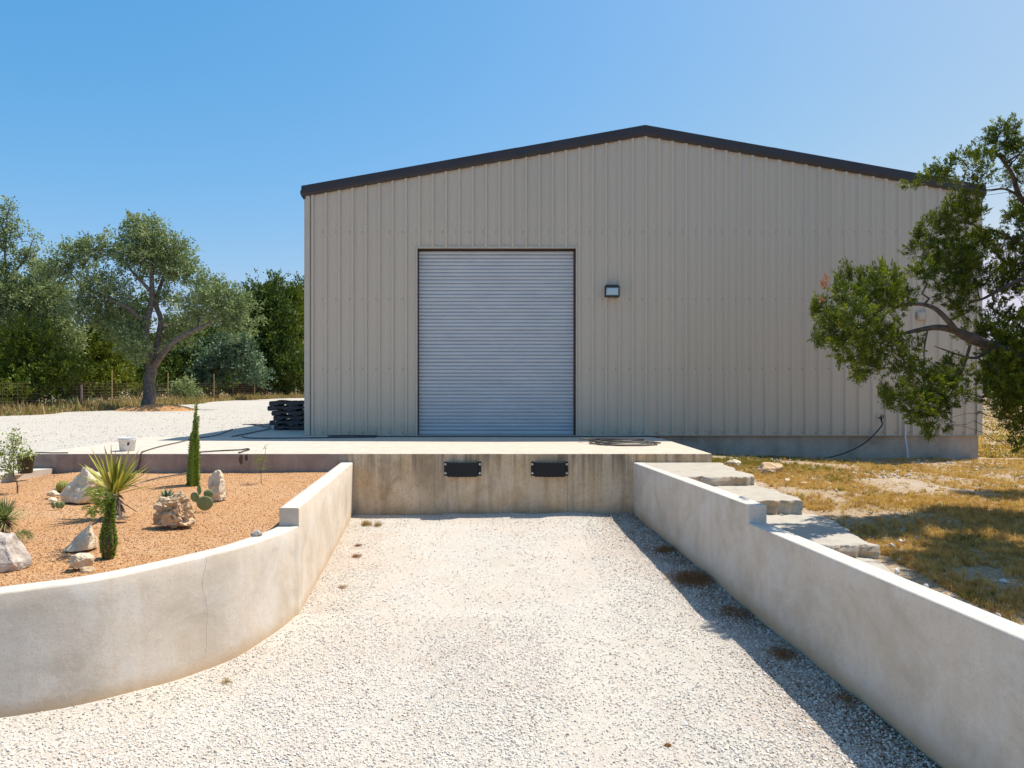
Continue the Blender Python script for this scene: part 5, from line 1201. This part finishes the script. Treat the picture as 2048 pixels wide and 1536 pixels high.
# sotol at the left edge
g = G(8, 1088, .685); Y_ = g[1]; so_ = thing('narrow_leaf_yucca', 'grey green fine bladed yucca with a dead straw skirt, at the left edge', 'yucca', tuple(g))
c = P(8, 1040, Y_); rng = np.random.default_rng(14); mb = MB(); mb.tube([g-[0, 0, .03], c], [.05, .045], 8); mb.build('trunk', M['bark'], so_)
mb = MB()
for k in range(190):
    az = rng.random()*6.28; el = rng.uniform(-.05, 1.45); L = rng.uniform(.17, .25); tip = c+L*np.array([math.cos(az)*math.cos(el), math.sin(az)*math.cos(el), math.sin(el)]); yblade(mb, c+rng.uniform(-.015, .015, 3), tip, .011, .03, rng.random(), 4)
mb.build('leaf_crown', M['sotol'], so_); mb = MB()
for k in range(150):
    az = rng.random()*6.28; el = rng.uniform(-1.35, -.35); L = rng.uniform(.12, .22); tip = c+L*np.array([math.cos(az)*math.cos(el), math.sin(az)*math.cos(el), math.sin(el)]); yblade(mb, c+rng.uniform(-.02, .02, 3), tip, .011, .12, rng.random(), 4)
mb.build('dead_skirt', M['skirt'], so_)
# little grey bush next to it
g = G(40, 1084, .685); mb = MB(); rng = np.random.default_rng(15); u = unit(rng.normal(size=(260, 3))); u[:, 2] = np.abs(u[:, 2]); sprays(mb, g+[.0, .03, .01]+u*[.06, .06, .07], u, .035, 8, .012, .004, rng, .3, .5)
tag(mb.build('low_bush', M['sotol'], loc=tuple(g)), 'small rounded grey green cushion plant beside the fine bladed yucca', 'bush')
# young shrub at the left
g = G(35, 983, .70); Y_ = g[1]
def leafy(name, label, base, stems, tips, n, ll, lw, mat, seed, spread):
    rng = np.random.default_rng(seed); t = thing(name, label, 'shrub', tuple(base)); mb = MB()
    for s_, r_ in stems: mb.tube(crom(s_, 4), np.linspace(r_[0], r_[1], len(crom(s_, 4))), 5)
    lf = MB()
    for (c, rr, k) in tips:
        for _ in range(max(2, k//14)): mb.tube(wiggle(c, np.array(c)+rng.normal(0, 1, 3)*rr*.7, rng, 4, .08), [.003, .0025, .002, .001], 3, cap=False)
        p = np.array(c)+rng.normal(0, .55, (k, 3))*rr; leaves(lf, p, unit(rng.normal(size=(k, 3))+[0, 0, .4]), ll*(.7+.6*rng.random(k)), lw, rng.random(k), rng)
    mb.build('stem', M['deadwood'], t); lf.build('leaves', mat, t); return t
tp = []
for (px, py, w, h_, k) in [(22, 875, 14, 14, 60), (35, 885, 16, 12, 70), (30, 900, 22, 12, 90), (38, 908, 20, 10, 70), (18, 920, 18, 12, 70), (54, 905, 14, 6, 36), (25, 935, 22, 10, 80), (8, 938, 14, 14, 50), (3, 905, 10, 8, 40), (24, 945, 10, 8, 24), (12, 953, 10, 7, 25), (60, 910, 10, 6, 30), (26, 862, 6, 6, 14)]:
    s_ = Y_/F_PX; tp.append((P(px, py, Y_), np.array([w*s_, (w+h_)*.5*s_, h_*s_]), k))
leafy('young_shrub', 'young pale leaved shrub beside the black pot at the left edge', g, [([g-[0, 0, .02], P(34, 965, Y_), P(27, 950, Y_), P(28, 920, Y_), P(32, 880, Y_)], (.012, .004)), ([P(28, 950, Y_), P(15, 930, Y_), P(8, 912, Y_)], (.007, .003)), ([P(29, 935, Y_), P(45, 915, Y_), P(60, 908, Y_)], (.006, .003))], tp, 0, .050, .022, M['shrubleaf'], 16, 1)
# wispy seedling
g = G(522.5, 965, .72); Y_ = g[1]; s_ = Y_/F_PX; rng = np.random.default_rng(17); t = thing('acacia_seedling', 'thin feathery yellow green seedling against the low dock wall', 'seedling', tuple(g))
mb = MB(); mb.tube(crom([g-[0, 0, .01], P(522, 945, Y_), P(524, 925, Y_), P(531, 905, Y_), P(529, 890, Y_)], 4), np.linspace(.006, .002, 17), 4); mb.build('stem', M['deadwood'], t)
mb = MB()
for (px, py, w, h_, k) in [(520, 920, 9, 6, 12), (514, 926, 8, 5, 10), (527, 912, 6, 5, 8), (521, 940, 7, 4, 8), (524, 936, 6, 4, 6), (528, 894, 6, 5, 4), (516, 915, 8, 4, 6)]:
    for _ in range(k):
        a = P(px+rng.normal(0, w*.5), py+rng.normal(0, h_*.5), Y_+rng.normal(0, .05)); frond(mb, a, a+rng.normal(0, 1, 3)*[.06, .05, .025], rng, .016, 8)
mb.build('leaves', M['fern'], t)
# planting basin stain: small low ring of earth round it

# ------------------------------------------------------------------ bucket, pot, hoses, pallets
def lathe(mb, c, prof, n=28, rnd=.5):
    c = np.array(c); a = np.arange(n)/n*2*np.pi; V = np.concatenate([np.stack([c[0]+r_*np.cos(a), c[1]+r_*np.sin(a), np.full(n, c[2]+z)], 1) for r_, z in prof])
    mb.add(V, [(i*n+j, i*n+(j+1) % n, (i+1)*n+(j+1) % n, (i+1)*n+j) for i in range(len(prof)-1) for j in range(n)], rnd)
    mb.poly(V[-n:]) ; return mb
g = G(246, 903, 1.051); g[1] += .14; bk = thing('bucket', 'white plastic bucket with dark smudges on the edge of the slab', 'bucket', tuple(g))
mb = MB(); lathe(mb, g, [(.118, .004), (.122, .01), (.140, .19), (.150, .192), (.150, .215), (.147, .228), (.152, .232), (.150, .240), (.143, .238), (.138, .19), (.120, .02), (.0001, .018)])
mb.build('tub', M['bucket'], bk, smooth=True)
mb = MB(); a = np.linspace(-.1, math.pi+.1, 16); mb.tube([(g[0]+.152*math.cos(q), g[1]-.03-.10*math.sin(q), g[2]+.205-.05*math.sin(q)) for q in a], .0025, 5); mb.build('handle', M['steel'], bk, smooth=True)
mb = MB(); rng = np.random.default_rng(4)
for (ax, az, sz) in [(-.95, .135, .020), (-1.0, .115, .014), (-1.9, .21, .010)]:
    V = []
    for q in np.arange(14)/14*2*np.pi:
        r_ = sz*(.7+.5*rng.random()); th_ = ax+r_*math.cos(q)/.14; z = az+r_*1.2*math.sin(q); R_ = .1215+(z/.19)*.0185+.0035; V.append((g[0]+R_*math.cos(th_), g[1]+R_*math.sin(th_), g[2]+z))
    mb = MB(); mb.poly(V); mb.build('smudge', M['inkblot'], bk)
g = np.array([P(51, 950, 11.6)[0], 11.6, .80]); po = MB(); lathe(po, g, [(.095, 0), (.100, .005), (.125, .26), (.135, .262), (.135, .29), (.128, .29), (.118, .24), (.0001, .24)])
tag(po.build('plant_pot', M['plastic'], loc=tuple(g), smooth=True), 'black plastic nursery pot standing on the kerb behind the shrub', 'plant pot')
mb = MB(); mb.tube([(-7.95, YD+.03, 1.062), (-8.28, YD+.10, 1.064)], .01, 6); mb.tube([(-7.95, YD+.03, 1.062), (-7.70, YD+.05, 1.062)], .01, 6)
tag(mb.build('thin_rod', M['darksteel'], loc=(-8, YD, 1.06)), 'thin dark rod lying on the slab edge above the black pot', 'rod')

zs = 1.062
def on(px, py, dz=0): 
    g = G(px, py, zs+dz); return g
def hose(pts, r, name, label, mat='hose', k=6, cat='hose'):
    p = crom(pts, k); c = p[0]; return tag(MB().tube(p, r, 7).build(name, M[mat], loc=tuple(c), smooth=True), label, cat)
hose([on(752, 872.5), on(700, 872), on(664, 872.5), on(658, 871.8), on(690, 870.9), on(730, 871.3), on(754, 871.6), on(720, 872.9), on(860, 873), on(1000, 873), on(1150, 873.2), on(1250, 873.3), on(1300, 872.6), on(1318, 875.2)], .013, 'hose', 'long black hose lying straight along the foot of the facade')
hose([on(752, 874.2), on(640, 875.4), on(560, 876.2), on(500, 876), on(484, 873.2)], .014, 'hose', 'black hose curving across the shaded slab left of the warehouse corner')
hose([G(541, 855, 1.06), G(538, 850, 1.06), G(515, 848.5, 1.05), G(486, 849, 1.04), G(500, 849, 1.045), G(538, 854.5, 1.06), G(536, 858, 1.06), G(500, 866, 1.06), G(464, 873, 1.06)], .014, 'hose', 'black hose looping back in front of the pallet stack')
hose([G(466, 858, 1.05), G(440, 868, 1.06), on(418, 873), on(390, 876.5), on(360, 884), on(320, 893), on(290, 902), G(283, 905.5, 1.07), G(279, 925, .9), G(272, 945, .735), G(268, 952, .73)], .012, 'hose', 'grey hose running off the slab edge down into the planting bed', 'greyhose')
hose([G(385, 905, 1.062), G(430, 902, 1.062), G(480, 899.5, 1.062), G(495, 897.5, 1.062), G(498, 899.5, 1.062), G(487, 902.5, 1.062), G(480, 905.2, 1.062), G(477, 904.0, 1.075)], .014, 'hose', 'short dark hose end hooking round at the slab edge above drip stains')
hose([G(383, 905.0, 1.064), G(379.5, 906.6, 1.068), G(376, 930, .88), G(374, 944, .745), G(350, 950, .735), G(320, 955, .735), G(292, 962, .725), G(262, 973, .71), G(240, 980, .705)], .011, 'hose', 'dark hose snaking over the orange gravel behind the yucca', 'greyhose')
# coiled heap on the dock
rng = np.random.default_rng(21); pts = []; c = np.array([2.22, 14.45])
ph = 0
for k in range(7):
    a_ = rng.uniform(.42, .72); b__ = rng.uniform(.28, .62); ox, oy = rng.uniform(-.22, .25), rng.uniform(-.28, .35); tw = rng.uniform(-.4, .4)
    for q in np.arange(0, 2*math.pi, math.pi/4):
        u_, v_ = a_*math.cos(q), b__*math.sin(q); pts.append((c[0]+ox+u_*math.cos(tw)-v_*math.sin(tw), c[1]+oy+u_*math.sin(tw)+v_*math.cos(tw), zs+.006+.018*rng.random()*k*.55))
p = crom(pts, 5); tag(MB().tube(p, .015, 7).build('coiled_hose', M['greyhose'], loc=(c[0], c[1], 1.05), smooth=True), 'tangled heap of dusty black hose on the sunny dock', 'hose')

# pallets
px0 = -6.38; prs = []
def make_pallet():
    t = thing('pallet', 'x', 'pallet', (0, 0, 0), 'weathered pallets stacked beside the warehouse')
    WL[t.name] = np.zeros(3)
    W_, D_ = 1.2, 1.0
    for y in (0.0, .45, .90):
        m_ = MB(); V = [(0, 0), (W_, 0), (W_, .095), (0, .095)]
        # stringer with two notches in its lower edge
        xs_ = [0, .22, .26, .42, .46, .74, .78, .94, .98, W_]; zl = [0, 0, .038, .038, 0, 0, .038, .038, 0, 0]; n_ = len(xs_)
        for i in range(n_-1):
            a_ = [(xs_[i], y, zl[i]+.018), (xs_[i+1], y, zl[i+1]+.018), (xs_[i+1], y, .106), (xs_[i], y, .106)]; b_ = [(x, yy+.04, z) for x, yy, z in a_]
            m_.add(a_+b_, [(0, 1, 2, 3), (7, 6, 5, 4), (0, 4, 5, 1), (3, 2, 6, 7)])
        m_.box(-.0, .001, y, y+.04, .018, .106); m_.box(W_-.001, W_, y, y+.04, .018, .106); m_.build('stringer', M['pallet'], t)
    m_ = MB()
    for k in range(7): m_.box(.02+k*.176, .02+k*.176+.10, -.02, D_-.03, .107, .125)
    m_.build('top_deck', M['pallet'], t); m_ = MB()
    for k in (0, 3, 6): m_.box(.02+k*.176, .02+k*.176+.10, -.02, D_-.03, 0, .017)
    m_.build('bottom_deck', M['pallet'], t); return t
pal = make_pallet()
plabels = ['bottom pallet of the dark weathered stack', 'second pallet up in the dark stack', 'third pallet from the bottom of the dark stack', 'third pallet from the top of the dark stack', 'second pallet from the top, jutting left', 'top pallet of the dark weathered stack']
for k in range(6):
    o = pal if k == 0 else copy_tree(pal)
    o.location = (-6.30+(0.08, -.03, .06, .03, -.09, -.04)[k], 18.55+(.02, 0, .03, -.02, .02, 0)[k], 1.048+k*.1262); o.rotation_euler = (0, 0, (.02, -.03, .01, .03, -.01, .02)[k]); o['label'] = plabels[k]
rock('rag', 'crumpled rust red cloth on top of the pallet stack', 'cloth', -6.02, 18.75, 1.048+6*.1262-.002, .34, .3, .035, 99, M['rag'], cuts=3, sub=3, rough=.15)
# small pale bracket-like stone by the corner
R(606, 859, 12, 13, 'rock', 'small pale stone at the foot of the pallets by the warehouse corner', M['rock_white'], 97, .8, z=1.047, sub=3)

# power lines behind the right side
wl = thing('power_line', 'thin dark power cables crossing the sky behind the juniper', 'power line', (60, 60, 0))
for k, (y1_, y2_) in enumerate([(366, 335), (372, 346), (380, 352), (385, 362)]):
    a = P(1900, y1_+14, 70); b_ = P(2400, y2_-110+k*8, 52)
    t = np.linspace(0, 1, 24)[:, None]; p = a+(b_-a)*t; p[:, 2] -= (np.sin(np.pi*t[:, 0])*.8); MB().tube(p, .022, 4).build('cable', M['darksteel'], wl)
for X_, Y_ in ((P(2400, 0, 52)[0], 52), (P(1900, 0, 70)[0], 70)):
    mb = MB(); zt = P(0, 250 if Y_ == 52 else 385, Y_)[2]; mb.tube([(X_, Y_, 0), (X_, Y_, zt+.5)], [.16, .12], 8); mb.box(X_-1.0, X_+1.0, Y_-.06, Y_+.06, zt-.1, zt+.05); mb.build('pole', M['bark'], wl)
